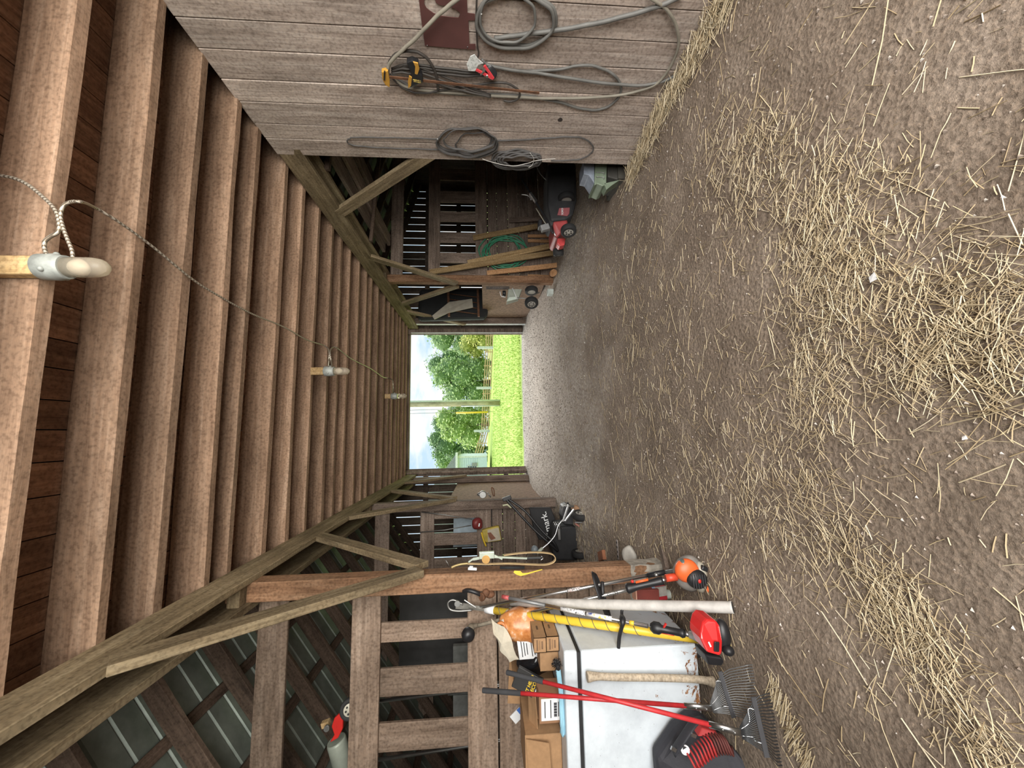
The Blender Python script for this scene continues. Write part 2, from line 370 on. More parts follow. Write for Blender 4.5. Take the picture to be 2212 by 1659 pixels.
gv = link('gravel', me, straw_mat('gravel', [(0, (.15, .115, .09)), (.5, (.30, .25, .21)), (1, (.55, .50, .45))])); gv['kind'] = 'stuff'; tag(gv, 'crumbs of dirt and small gravel lying on the barn floor', 'gravel')
# ---------- ceiling: deck boards on rough joists ----------
ZC = 3.482
ceil = bpy.data.objects.new('ceiling', None); COL.objects.link(ceil); struct(ceil); ceil.location = (.85, 4, ZC)
ceil['label'] = 'loft floor seen from below, planks on close rough joists'
JY = [1.07, 1.45, 1.826, 2.243, 2.6, 2.971, 3.247, 3.726, 4.082, 4.487, 4.896, 5.227, 5.566, 5.974, 6.343, 6.624, 7.065, 7.493, 7.877, 8.218, 8.595, 8.909, 9.308, 9.651]
JY = [-2.3 + .42 * i for i in range(8)] + JY
for i, y in enumerate(JY):
    tk = random.uniform(.055, .07); hh = random.uniform(-.01, .008); x0, x1 = -1.3 + random.uniform(-.03, .03), 3.25 + random.uniform(-.1, .1)
    s = .02 * random.uniform(-1, 1)
    timber('joist', (x0, y - tk / 2 + s, ZC + .12 + hh), (x1, y - tk / 2 - s, ZC + .12 + hh * .5), tk, .24, W_JOIST, ceil, jit=.007)
mb = MB(); xx = -1.6
while xx < 3.4:
    b = random.uniform(.14, .2); mb.box((xx + b / 2, 3.75, ZC + .252), (b - .006, 12.9, .022)); xx += b
B(mb, 'deck', wood('deck_wood', (.11, .055, .032), (.2, .108, .066), (.3, .175, .11), axis=1), ceil)
# ---------- long girders under the joists ----------
def girder(a, b, w, h, lab): return tag(timber('girder', a, b, w, h, W_BEAM, jit=.005), lab, 'beam', 'long girders under the joists')
girder((-1.055, -2.4, ZC - .12), (-1.055, 9.85, ZC - .12), .05, .235, 'long mossy girder on the aisle side of the left posts')
girder((-1.245, -2.4, ZC - .12), (-1.245, 9.9, ZC - .12), .05, .235, 'second left girder, on the far side of the posts behind the first')
girder((2.735, 3.45, ZC - .12), (2.735, 9.85, ZC - .12), .05, .235, 'long mossy girder on the aisle side of the right posts')
girder((2.925, 3.45, ZC - .12), (2.925, 9.9, ZC - .12), .05, .235, 'second right girder, on the far side of the right posts')
# ---------- posts with their knee braces ----------
def post(x, y, ztop, lab, mat, side, braces=(-1, 1), ab=.0, block=True):
    zb = gz(x, y) - .1
    t = T('timber_post', (x, y, zb), lab, 'post', 'posts along the barn aisle')
    timber('shaft', (x, y, zb), (x, y, ztop), .14, .14, mat, t, up=(0, 1, 0), jit=.004, bevel=.006)
    xa = x - side * .095
    for s in braces:
        timber('brace', (xa, y + s * .06, 2.02), (xa, y + s * 1.12, ZC - .20), .05, .135, W_BEAM if s < 0 else W_BEAM, t, up=(side, 0, 0) if 0 else None, jit=.004)
    if block:
        timber('block', (x - .07, y - .11, ZC - .16), (x + .07, y - .11, ZC - .16), .09, .09, W_BEAM, t)
    return t
lp = post(-1.15, 3.17, ZC - .05, 'nearest left post, reddish squared timber beside the freezer', W_POST, -1)
lp2 = post(-1.15, 6.27, ZC - .05, 'second left post, with a steel mower handle in front', W_GREY, -1)
post(-1.15, 9.57, ZC - .05, 'left post at the far doorway', W_GREY, -1, (-1,))
rp1 = post(2.83, 3.42, ZC - .05, 'right post hidden behind the end of the plank wall, its brace rising forward', W_GREY, 1, (1,), block=False)
rp2 = post(2.83, 6.87, ZC - .05, 'right post between the green hose and the seed spreader', W_POST, 1)
post(2.83, 9.57, ZC - .05, 'right post at the far doorway', W_GREY, 1, (-1,))
# ---------- plank wall on the right ----------
mb = MB(); ys = [3.53]
for y in (3.318, 3.149, 2.924, 2.728, 2.496, 2.293): ys.append(y)
while ys[-1] > -2.4: ys.append(ys[-1] - random.uniform(.19, .24))
for a, b in zip(ys, ys[1:]):
    mb.box((2.725 + random.uniform(-.003, .003), (a + b) / 2, 1.74), (.028, a - b - .009, 3.5))
wr = struct(B(mb, 'wall_right', W_WALLZ, None, bevel=.003)); wr['label'] = 'right wall of weathered upright planks'
# ---------- stall partitions of rails and slats across the side bays ----------
def partition(side, y, xin, xout, lab, slats, mat, zb, nm='stall_partition', sw=.16):
    t = T(nm, ((xin + xout) / 2, y, zb), lab, 'partition', 'slatted stall partitions')
    for za, zc in ((3.045, 3.27), (2.345, 2.565), (1.435, 1.665)):
        timber('rail', (xin, y, (za + zc) / 2), (xout, y, (za + zc) / 2), .03, zc - za, mat, t)
    for xa, xb in slats: timber('slat', ((xa + xb) / 2, y + .032, 1.5), ((xa + xb) / 2, y + .032, 2.42), abs(xb - xa), .028, mat, t, up=(0, 1, 0))
    z = 1.425
    while z > zb - .05:
        h = random.uniform(.16, .22); timber('board', (xin, y, z - h / 2), (xout, y, z - h / 2), .028, h - .006, mat, t); z -= h
    return t
partition(-1, 3.262, -1.235, -4.6, 'slatted stall partition behind the white freezer', [(-1.49, -1.635), (-1.825, -2.03), (-2.215, -2.415), (-2.62, -2.83), (-3.05, -3.25), (-3.5, -3.7)], W_RAIL, .1)
partition(-1, 6.37, -1.1, -4.6, 'slatted stall partition behind the grass mower with a steel deck', [(-1.25, -1.38), (-1.61, -1.79), (-1.985, -2.15), (-2.4, -2.57), (-2.8, -3.0)], W_GREY, .35)
partition(1, 7.0, 2.92, 6.3, 'dark slatted stall partition behind the green hose', [(2.98, 3.14), (3.235, 3.441), (3.649, 3.86), (4.08, 4.285), (4.48, 4.72), (4.95, 5.2)], W_DARK if 0 else W_GREY, .2)
# ---------- boarded end of the barn round the far doorway ----------
def endwall(nm, xa, xb, lab):
    mb = MB(); x = xa
    while x < xb:
        b = random.uniform(.172, .186); g = random.choice((.012, .02, .028, .022)); h = 5.4
        mb.box((x + b / 2, 10.08, h / 2), (b, .024, h)); x += b + g
    for z in (1.0, 2.2, 3.05): mb.box(((xa + xb) / 2, 10.13 - .1, z), (xb - xa, .05, .12))
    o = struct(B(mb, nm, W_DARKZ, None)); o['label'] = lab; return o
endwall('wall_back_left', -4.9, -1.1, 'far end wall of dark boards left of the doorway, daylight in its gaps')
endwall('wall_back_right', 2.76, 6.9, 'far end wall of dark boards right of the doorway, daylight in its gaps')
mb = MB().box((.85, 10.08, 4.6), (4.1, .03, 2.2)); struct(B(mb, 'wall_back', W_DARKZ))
mb = MB().box((-1.02, 10.03, 1.75), (.16, .06, 3.6)).box((-1.0, 9.93, 1.75), (.05, .14, 3.6))
mb.box((2.68, 10.03, 1.75), (.16, .06, 3.6)).box((2.66, 10.1, 1.75), (.05, .14, 3.6)).box((.83, 10.03, ZC + .12), (3.5, .06, .24)).box((.83, 10.1, ZC + .03), (3.6, .05, .06))
struct(B(mb, 'trim_1', W_GREY, None, bevel=.003))['label'] = 'jambs and head of the far doorway'
mb = MB().box((2.628, 10.02, 1.95), (.02, .16, 3.0)); struct(B(mb, 'trim_lit_edge_2', flat('sunlit_edge_white', (.66, .67, .64), .7)))['label'] = 'pale strip painted as the sunlit edge of the right jamb, far doorway'  # daylight on the jamb edge, painted as a white strip
mb = MB().box((2.75, 9.57, 1.9), (.014, .1, 2.9)); struct(B(mb, 'trim_lit_edge_3', bpy.data.materials['sunlit_edge_white']))['label'] = 'pale strip painted as the sunlit face of the right post, far doorway'  # white strip added for the daylit aisle face of this post
def chip(name, x, ya, yb, z0, z1, lab, mat):
    mb = MB(); mb.box((x, (ya + yb) / 2, (z0 + z1) / 2), (.018, yb - ya, z1 - z0)); return tag(B(mb, name, mat), lab, 'panel')
OSB = flat('chipboard', (.26, .165, .105), .9, var=.45, scale=16, bump=.5, bscale=35)
chip('chipboard_panel', -1.24, 6.6, 9.5, .35, 2.2, 'brown chipboard sheet closing the left far bay by the doorway', OSB)
chip('chipboard_panel', 2.92, 6.97, 9.5, .3, 1.55, 'brown chipboard sheet behind the seed spreader by the doorway', OSB)
# ---------- outer walls and lean-to roofs ----------
mb = MB(); y = -2.6
while y < 10.1:
    b = random.uniform(.17, .24); mb.box((-5.0, y + b / 2, 1.1), (.025, b - .004, 2.6)); y += b
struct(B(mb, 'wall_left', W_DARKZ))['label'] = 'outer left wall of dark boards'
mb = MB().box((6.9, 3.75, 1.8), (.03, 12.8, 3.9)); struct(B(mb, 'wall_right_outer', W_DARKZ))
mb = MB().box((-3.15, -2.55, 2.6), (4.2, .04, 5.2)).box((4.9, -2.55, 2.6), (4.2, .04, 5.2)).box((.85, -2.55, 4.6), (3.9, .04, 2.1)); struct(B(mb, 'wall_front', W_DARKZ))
def roof(nm, side, x0, lab):
    """lean-to roof: ribbed sheets over purlins and rafters, falling away from the aisle"""
    k = .72 if side < 0 else .3; zr = lambda x: 4.62 - k * abs(x - x0)
    x1 = x0 + side * 4.3; r = bpy.data.objects.new(nm, None); COL.objects.link(r); struct(r); r.location = ((x0 + x1) / 2, 3.75, zr((x0 + x1) / 2)); r['label'] = lab
    mb = MB(); ya = -2.7; P = []
    y = ya; bm = mb.bm; prof = []
    while y < 10.3:
        for dy, dz in ((0, 0), (.17, 0), (.178, .02), (.188, .02), (.2, 0)): prof.append((y + dy, dz))
        y += .2
    A = [bm.verts.new((x0 - side * .6, q, zr(x0) + k * .6 + d)) for q, d in prof]; C = [bm.verts.new((x1, q, zr(x1) + d)) for q, d in prof]
    for i in range(len(A) - 1): bm.faces.new((A[i], A[i + 1], C[i + 1], C[i]))
    B(mb, 'roof_sheet', SHEET, r)
    n = V((side * k, 0, 1)).normalized()
    y = -2.2
    while y < 10:
        d = n * .13; timber('rafter', V((x0 - side * .5, y, zr(x0) + k * .5)) - d, V((x1, y, zr(x1))) - d, .05, .14, W_DARK, r, jit=.006); y += .61
    s = 0
    while s < 4.3:
        x = x0 + side * s; timber('purlin', V((x, -2.6, zr(x))) - n * .03, V((x, 10, zr(x))) - n * .03, .09, .04, W_DARK, r, up=n); s += .5
    return r
SHEET = flat('galvanised_sheet', (.24, .275, .245), .5, .45, var=.35, scale=4)
roof('ceiling_left', -1, -1.25, 'ribbed metal lean-to roof on dark rafters over the left bays')
roof('ceiling_right', 1, 2.95, 'ribbed metal lean-to roof over the right bays')
mb = MB().prism([(-1.25, -2.7, 4.6), (.85, -2.7, 6.1), (2.95, -2.7, 4.6)], (0, 12.9, 0)); struct(B(mb, 'ceiling_loft', SHEET))
# ---------- outside the far doorway: lawn, fence, trees, house, utility pole ----------
def tz(x, y):
    f = sm((y - 10) / 10); z = .46 + .2 * f
    zr = .40 + (12 - x) * .055 if x < 12 else .40            # the lawn climbs gently to the left
    return z + (zr - z) * sm((y - 20) / 28) + (.02 * noise.noise(V((x * .5, y * .5, 3))) if y > 11 else 0)
def lawn_mat():
    m, nt, p = newmat('lawn'); Lk = nt.links.new; tc = nd(nt, 'ShaderNodeTexCoord'); P = tc.outputs['Object']
    n1 = nd(nt, 'ShaderNodeTexNoise', Scale=1.2, Detail=9.0, Roughness=.75); Lk(P, n1.inputs['Vector'])
    r1 = ramp(nt, n1.outputs['Fac'], [(.3, (.22, .36, .06)), (.5, (.36, .50, .11)), (.7, (.5, .6, .2))])
    sp = nd(nt, 'ShaderNodeSeparateXYZ'); Lk(P, sp.inputs[0])
    n3 = nd(nt, 'ShaderNodeTexNoise', Scale=2.5, Detail=4.0); Lk(P, n3.inputs['Vector'])
    ma = nd(nt, 'ShaderNodeMath', operation='MULTIPLY_ADD'); Lk(n3.outputs['Fac'], ma.inputs[0]); ma.inputs[1].default_value = .8; Lk(sp.outputs['Y'], ma.inputs[2])
    mr = nd(nt, 'ShaderNodeMapRange'); Lk(ma.outputs[0], mr.inputs[0]); mr.inputs[1].default_value = 10.9; mr.inputs[2].default_value = 11.2
    vo = nd(nt, 'ShaderNodeTexVoronoi', Scale=32.0); Lk(P, vo.inputs['Vector'])
    rg = ramp(nt, vo.outputs['Color'], [(.1, (.22, .195, .17)), (.5, (.4, .36, .32)), (.9, (.6, .56, .52))])
    mx = nd(nt, 'ShaderNodeMixRGB'); Lk(mr.outputs[0], mx.inputs[0]); Lk(rg.outputs[0], mx.inputs[1]); Lk(r1.outputs[0], mx.inputs[2])
    Lk(mx.outputs[0], p.inputs['Base Color']); p.inputs['Roughness'].default_value = .95; p.inputs['Specular IOR Level'].default_value = .1; return m
gx = [-90, -60, -40, -25] + [-16 + 1.0 * i for i in range(41)] + [30, 45, 70, 100]
gy = [10.25, 10.6, 11, 11.5] + [12 + .8 * i for i in range(50)] + [54, 62, 75, 95, 130, 180]
tag(grid('lawn', gx, gy, tz, lawn_mat()), 'bright green lawn sloping up beyond the gravel at the far doorway', 'lawn')['kind'] = 'stuff'
mb = MB().box((-40, 3.7, .02), (69, 13, .04)).box((42, 3.7, .02), (70.5, 13, .04)).box((0, -40, .0), (180, 74, .05)); yd = B(mb, 'yard', flat('yard_grass', (.2, .3, .08), .95)); tag(yd, 'grass yard round the sides and near end of the barn', 'lawn'); yd['kind'] = 'stuff'
gv_, gf_ = [], []; rg = random.Random(5)
for _ in range(16000):
    y = 11.0 + 24 * rg.random() ** 1.8; x = rg.uniform(-.18 * y - .6, .36 * y + 1); h = rg.uniform(.03, .085) * (1 + .02 * y); a = rg.uniform(0, 6.28); wd = .004 + .0006 * y
    z = tz(x, y) - .01; k = len(gv_); l = V((math.cos(a), math.sin(a), 0)); tip = V((x, y, z + h)) + V((rg.gauss(0, .03), rg.gauss(0, .03), 0))
    gv_ += [V((x, y, z)) + l * wd, V((x, y, z)) - l * wd, tip]; gf_.append((k, k + 1, k + 2))
me = bpy.data.meshes.new('grass'); me.from_pydata(gv_, [], gf_)
g = link('grass', me, straw_mat('grass_blades', [(0, (.22, .36, .06)), (.6, (.38, .54, .12)), (1, (.55, .66, .25))])); g['kind'] = 'stuff'; tag(g, 'grass blades on the lawn beyond the far doorway', 'grass')
# the board fence across the far side of the lawn
FY = 48.0
fence_pts = [at(1069, 690, Y=FY), at(1067, 760, Y=FY), at(1062, 850, Y=FY), at(1058, 932, Y=FY), at(1044, 985, Y=FY - 3), at(1038, 1012, Y=FY - 5)]
FW = flat('raw_fence_wood', (.62, .42, .24), .8, var=.2)
fc = T('board_fence', fence_pts[2], 'long tan four rail wooden fence across the far side of the lawn', 'fence')
for k in range(4):
    z = V((0, 0, .22 + .27 * k))
    for a, b in zip(fence_pts, fence_pts[1:]): timber('rail', a + z, b + z, .04, .12, FW, fc, bevel=0)
for a, b in zip(fence_pts, fence_pts[1:]):
    n = max(1, int((b - a).length / 1.45))
    for i in range(n):
        q = a + (b - a) * (i / n) + V((0, .05, -.1)); timber('fence_stake', q, q + V((0, 0, 1.28)), .1, .1, FW, fc, up=(0, 1, 0), bevel=0)
PALE = flat('pale_post_paint', (.62, .64, .62), .8, var=.2)
for y, xt, xb, lab in ((751, 1031, 1067, 'tall pale post at the fence, nearest the right door jamb'), (838, 1029, 1064, 'tall pale fence post just right of the utility pole'), (931, 1024, 1061, 'tall pale post at the fence, between the yellow guy guard and the house')):
    b = at(xb, y, Y=FY - .5); t_ = at(xt, y, Y=FY - .5); tag(timber('fence_post', b - V((0, 0, .2)), t_, .3, .3, PALE, up=(0, 1, 0)), lab, 'post', 'tall pale fence posts')
# utility pole and guy wire
py = 22.0; pb_ = at(1079, 871, Y=py); ph = 9.5
t = T('utility_pole', pb_, 'weathered utility pole with a pale conduit on the lawn', 'pole')
B(MB().lathe([(.165, -.2), (.16, 1), (.135, ph)], pb_, (0, 0, 1), 16), 'pole', wood('pole_wood', (.22, .2, .12), (.38, .35, .22), (.5, .46, .33), axis=2), t)
B(MB().tube([pb_ + V((.16, -.06, -.1)), pb_ + V((.16, -.06, ph))], .06), 'conduit', PALE, t)
B(MB().tube([pb_ + V((-.15, -.1, -.1)), pb_ + V((-.15, -.1, 2.2))], .035), 'ground_wire_cover', PALE, t)
g0, g1 = at(1066, 889, Y=py), at(900, 893, Y=py) ; g2 = g0 + (g1 - g0) * 2.2
t = T('guy_wire', g0, 'guy wire with a yellow guard beside the utility pole', 'wire')
B(MB().tube([g0, g2], .012, 5), 'wire', DULL, t); B(MB().tube([g0 + V((.18, 0, 2)), g2 + V((.18, 0, 0))], .012, 5), 'wire', DULL, t)
ga, gb = at(1054, 890, Y=py - .05), at(985, 892, Y=py - .05)
B(MB().tube([ga, gb], .055), 'guard', YELLOW, t)
# trees
LEAF = {k: straw_mat('leaves_' + k, s) for k, s in {
    'mid': [(0, (.16, .28, .09)), (.5, (.33, .47, .17)), (1, (.55, .68, .33))], 'light': [(0, (.25, .38, .1)), (.5, (.45, .58, .2)), (1, (.66, .77, .36))],
    'dark': [(0, (.12, .22, .09)), (.5, (.22, .35, .14)), (1, (.38, .52, .25))], 'yellow': [(0, (.28, .33, .05)), (.5, (.5, .52, .11)), (1, (.68, .70, .25))]}.items()}
BARK = flat('bark', (.16, .12, .085), .9, var=.3)
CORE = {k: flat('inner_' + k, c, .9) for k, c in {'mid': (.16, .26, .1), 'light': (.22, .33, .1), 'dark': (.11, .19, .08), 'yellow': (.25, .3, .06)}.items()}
def tree(lab, Y, blobs, kind, n=2600, leaf=.26, seed=0):
    """blobs: photo (x, y, radius) of the rounded masses of the crown"""
    rg = random.Random(seed); pts = []
    for x, y, r in blobs: pts.append((at(x, y, Y=Y) + V((0, rg.uniform(-1.2, 1.2), 0)), r / F * Y))
    base = V((sum(p.x for p, _ in pts) / len(pts), Y, tz(0, 48) - .6))
    t = T('tree', base, lab, 'tree', 'trees beyond the fence')
    vv, ff = [], []; tot = sum(r * r for _, r in pts)
    for p, r in pts:
        for _ in range(int(n * r * r / tot)):
            d = V((rg.gauss(0, 1), rg.gauss(0, 1), rg.gauss(0, 1))); d.normalize()
            c = p + d * r * (.72 + .42 * rg.random() ** 1.5 + .16 * noise.noise(d * 3 + p)); s = leaf * rg.uniform(.5, 1.1)
            a = V((rg.gauss(0, 1), rg.gauss(0, 1), rg.gauss(0, .6))).normalized(); b = a.orthogonal().normalized(); k = len(vv)
            vv += [c - base - a * s, c - base + b * s * .5, c - base + a * s, c - base - b * s * .5]; ff.append((k, k + 1, k + 2, k + 3))
    me = bpy.data.meshes.new('foliage'); me.from_pydata(vv, [], ff); link('foliage', me, LEAF[kind], t)['kind'] = 'stuff'
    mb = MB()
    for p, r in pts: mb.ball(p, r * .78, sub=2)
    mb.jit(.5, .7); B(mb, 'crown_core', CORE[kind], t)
    top = min(p.z for p, _ in pts)
    B(MB().lathe([(.35, -.5), (.22, max(1.5, top - base.z))], base, (0, 0, 1), 8), 'trunk', BARK, t)
tree('tall green tree at the right edge of the far doorway', 62, [(935, 690, 34), (930, 712, 20), (957, 730, 32), (975, 700, 40), (1010, 715, 36), (1000, 745, 26), (1035, 690, 34)], 'mid', 3600, seed=1)
tree('small yellow green tree in front of the tall green tree at the right', 55, [(1012, 740, 22), (1030, 755, 20), (1025, 725, 24), (1048, 742, 20)], 'yellow', 2000, .2, 2)
tree('dark tree peeping between the two biggest green trees', 70, [(945, 790, 24), (975, 775, 26), (1005, 782, 24), (1040, 790, 24)], 'dark', 2200, seed=3)
tree('biggest leafy green tree, just right of the utility pole', 58, [(958, 815, 26), (975, 800, 28), (985, 845, 28), (1000, 815, 36), (1030, 800, 30), (1025, 845, 28), (970, 862, 14)], 'mid', 4600, seed=4)
tree('rounded yellow green tree, just left of the utility pole', 58, [(965, 905, 24), (985, 925, 30), (1000, 895, 30), (1015, 940, 28), (968, 938, 16), (1030, 905, 28)], 'light', 4200, seed=5)
tree('dark tree behind the rounded tree left of the utility pole', 70, [(948, 912, 16), (955, 925, 18), (975, 915, 22)], 'dark', 1400, seed=6)
tree('dark green tree between the rounded tree and the house', 66, [(945, 950, 18), (965, 962, 24), (985, 975, 24), (950, 978, 16), (1010, 965, 24), (1030, 985, 26)], 'dark', 3200, seed=7)
tree('small tree behind the roof of the pale house', 78, [(958, 998, 15), (966, 1010, 16), (975, 990, 12)], 'mid', 1100, seed=8)
tree('low hedge tree behind the fence at the right edge of the doorway', 66, [(1050, 700, 16), (1050, 720, 16), (1052, 740, 16)], 'mid', 900, seed=9)
tree('low hedge tree behind the fence at the foot of the utility pole', 66, [(1050, 835, 16), (1049, 855, 16), (1048, 875, 16)], 'mid', 900, seed=10)
# house
HY = 36.0; c0 = at(1045, 985, Y=HY); e0 = at(987, 985, Y=HY); hx = c0.x; hw = 8.0; zt = e0.z; zb = c0.z - .3
SID = flat('pale_blue_siding', (.70, .78, .88), .6, var=.06)
t = T('house', (hx - hw / 2, HY + 2.4, zb), 'pale blue sided house with a grey roof at the left of the lawn', 'house')
mb = MB().box((hx - hw / 2, HY + 2.4, (zb + zt) / 2), (hw, 4.8, zt - zb)); B(mb, 'wall', SID, t)
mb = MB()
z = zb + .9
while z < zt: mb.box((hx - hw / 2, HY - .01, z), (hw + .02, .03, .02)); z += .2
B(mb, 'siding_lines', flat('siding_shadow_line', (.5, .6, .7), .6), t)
B(MB().prism([(hx + .35, HY - .4, zt), (hx - 3.2, HY - .4, zt + 2.6), (hx - hw - .4, HY - .4, zt + 2.6), (hx - hw - .4, HY - .4, zt)], (0, 5.6, 0)), 'roof', flat('grey_shingles', (.28, .29, .31), .9, bump=.4), t)
B(MB().box((hx - hw / 2, HY - .42, zt), (hw + .8, .06, .2)).box((hx - .05, HY - .03, (zb + zt) / 2), (.16, .06, zt - zb)), 'trim', flat('white_house_trim', (.8, .8, .78), .6), t)
wx = hx - 1.25; wz = at(1020, 1000, Y=HY).z
wn = B(MB().box((wx, HY - .04, wz), (.9, .06, .95)), 'window', flat('white_window_frame', (.8, .8, .8), .5), t)
B(MB().box((wx, HY - .075, wz), (.74, .02, .8)), 'pane', flat('dark_glass', (.1, .13, .16), .1), wn)
B(MB().box((wx, HY - .09, wz), (.74, .02, .03)).box((wx, HY - .09, wz + .22), (.74, .02, .03)).box((wx, HY - .09, wz - .22), (.74, .02, .03)), 'glazing_bar', WHITE, wn)
B(MB().box((hx - .75, HY - .08, zb + 1.15), (.3, .14, .5)), 'meter', DULL, t)
B(MB().box((hx - 1.3, HY - .06, zb + 1.0), (.22, .1, .3)), 'vent', DULL, t)
# ---------- white chest freezer and what stands round it ----------
def freezer_mat():
    m, nt, p = newmat('rusty_white_enamel'); Lk = nt.links.new; tc = nd(nt, 'ShaderNodeTexCoord'); P = tc.outputs['Object']
    n1 = nd(nt, 'ShaderNodeTexNoise', Scale=9.0, Detail=4.0, Roughness=.7, Distortion=.8); Lk(P, n1.inputs['Vector'])
    sp = nd(nt, 'ShaderNodeSeparateXYZ'); Lk(P, sp.inputs[0])
    mr = nd(nt, 'ShaderNodeMapRange'); Lk(sp.outputs['Z'], mr.inputs[0]); mr.inputs[1].default_value = .34; mr.inputs[2].default_value = .02; mr.inputs[3].default_value = -.12; mr.inputs[4].default_value = .10
    ad = nd(nt, 'ShaderNodeMath', operation='ADD'); Lk(n1.outputs['Fac'], ad.inputs[0]); Lk(mr.outputs[0], ad.inputs[1])
    rr = ramp(nt, ad.outputs[0], [(.59, (0, 0, 0)), (.63, (1, 1, 1))])
    n2 = nd(nt, 'ShaderNodeTexNoise', Scale=40.0, Detail=3.0); Lk(P, n2.inputs['Vector'])
    rs = ramp(nt, n2.outputs['Fac'], [(.3, (.14, .05, .02)), (.7, (.42, .2, .08))])
    n3 = nd(nt, 'ShaderNodeTexNoise', Scale=3.0, Detail=8.0, Roughness=.7); Lk(P, n3.inputs['Vector'])
    rw = ramp(nt, n3.outputs['Fac'], [(.3, (.52, .57, .62)), (.55, (.68, .74, .79)), (.8, (.74, .79, .84))])
    mx = nd(nt, 'ShaderNodeMixRGB'); Lk(rr.outputs[0], mx.inputs[0]); Lk(rw.outputs[0], mx.inputs[1]); Lk(rs.outputs[0], mx.inputs[2])
    n4 = nd(nt, 'ShaderNodeTexVoronoi', Scale=26.0); Lk(P, n4.inputs['Vector']); r4 = ramp(nt, n4.outputs['Distance'], [(.045, (.3, .28, .26)), (.07, (1, 1, 1))])
    m2 = nd(nt, 'ShaderNodeMixRGB', blend_type='MULTIPLY'); m2.inputs[0].default_value = .7; Lk(mx.outputs[0], m2.inputs[1]); Lk(r4.outputs[0], m2.inputs[2])
    Lk(m2.outputs[0], p.inputs['Base Color']); p.inputs['Roughness'].default_value = .38; return m
ENAM = freezer_mat()
fx0, fx1, fy0, fy1 = -2.75, -1.385, 2.55, 3.21
fr = T('chest_freezer', ((fx0 + fx1) / 2, 2.88, .12), 'long white chest freezer with rust spots along its foot', 'freezer')
cx, cy, sx, sy = (fx0 + fx1) / 2, (fy0 + fy1) / 2, fx1 - fx0, fy1 - fy0
B(MB().box((cx, cy, .54), (sx, sy, .76)), 'body', ENAM, fr, bevel=.012)
B(MB().box((cx, cy, .932), (sx - .03, sy - .03, .03)), 'gasket', RUBBER, fr)
B(MB().box((cx, cy, .987), (sx + .01, sy + .012, .085)), 'lid', ENAM, fr, bevel=.014)
for x in (fx0 + .1, fx1 - .1):
    for y in (fy0 + .08, fy1 - .08): B(MB().lathe([(.025, 0), (.025, .09)], (x, y, .085), (0, 0, 1), 12), 'foot', RUBBER, fr)
for x in (-2.3, -1.75): B(MB().box((x, fy1 + .012, .955), (.09, .02, .1)), 'hinge', DULL, fr)
LT = 1.0305                                                    # top of the lid
def pxr(x0, x1, y0, y1, Y):
    """size of the upright rectangle at depth Y that the photo shows between these pixels: x right/left, z top/bottom"""
    ym, xm = (y0 + y1) / 2, (x0 + x1) / 2
    return at(xm, y1, Y=Y).x, at(xm, y0, Y=Y).x, at(x1, ym, Y=Y).z, at(x0, ym, Y=Y).z
def carton(lab, X0, X1, Y0, Y1, Z0, Z1, rz=0.0, group=None, mat=None, name='cardboard_box', tape=False, lid=True):
    c = V(((X0 + X1) / 2, (Y0 + Y1) / 2, Z0)); t = T(name, c, lab, 'box', group); R_ = rotm(rz=rz); w_, d_, h_ = X1 - X0, Y1 - Y0, Z1 - Z0; th = .004
    P = lambda x, y, z: c + (R_ @ V((x, y, z)))
    mb = MB()
    for s in (-1, 1):
        mb.box(P(s * (w_ / 2 - th / 2), 0, h_ / 2), (th, d_, h_), R_); mb.box(P(0, s * (d_ / 2 - th / 2), h_ / 2), (w_, th, h_), R_)
    mb.box(P(0, 0, th / 2), (w_, d_, th), R_)
    if lid:
        mb.box(P(0, d_ / 4, h_ - th / 2), (w_, d_ / 2 - .002, th), R_); mb.box(P(0, -d_ / 4, h_ - th / 2), (w_, d_ / 2 - .002, th), R_)
    B(mb, 'carton', mat or CARD, t); return t, P, R_
yA = 2.70
X0, X1, Z0, Z1 = pxr(1190, 1217, 1374, 1407, yA); hb = Z1 - Z0
for k, (lab) in enumerate(('small printed brown carton on the freezer lid, under its twin', 'small printed brown carton stacked on its twin on the freezer')):
    t, P, R_ = carton(lab, X0 - .004 * k, X1 - .004 * k, yA, yA + .26, LT + hb * k + .001 * k, LT + hb * (k + 1), 0, 'twin printed cartons')
    w_ = X1 - X0
    B(MB().box(P(w_ / 2 + .0006, .0, hb * .55), (.001, .05, .012)), 'hand_slot', CARDD, t)
    for q in range(3): B(MB().box(P(0, -.1306, hb * (.74 - .2 * q)), (w_ * (.72 - .1 * q), .001, hb * (.13 if q != 1 else .05))), 'printed_lines', flat('brown_print', (.17, .1, .055), .85) if k + q == 0 else bpy.data.materials['brown_print'], t)
Xa, Xb, Za, Zb = pxr(1168, 1203, 1410, 1450, 2.74)
carton('plain small cardboard box left of the printed twin cartons', Xa, Xb, 2.74, 2.9, LT, LT + (Zb - Za) * 1.15, .05)
# sack of orange fertiliser with a printed panel
t = T('sack', (-1.52, 3.02, LT), 'clear plastic sack of orange granules with a white hazard label', 'sack')
ca = at(1135, 1352, Y=3.0); sh = ca.z - LT
B(MB().ball((ca.x, 3.02, LT + sh * .98), (.13, .12, sh * 1.0)).jit(.022, 8).jit(.012, 25), 'bag', flat('orange_granules', (.55, .2, .05), .35, var=.4, scale=18, stops=[(.35, (.42, .14, .035)), (.55, (.6, .26, .09)), (.72, (.75, .62, .5))]), t)
cb = at(1102, 1350, Y=3.02)
B(MB().ball((cb.x, 3.04, cb.z), (.10, .09, .075)).jit(.03, 12), 'gathered_neck', flat('milky_plastic', (.55, .5, .43), .3, var=.2), t)
lab_c = at(1140, 1396, Y=2.93); lw, lh = .17, .145; lr = rotm(ry=-.12, rx=-.18)
lb = B(MB().box(lab_c, (lw, .004, lh), lr), 'label', WHITE, t)
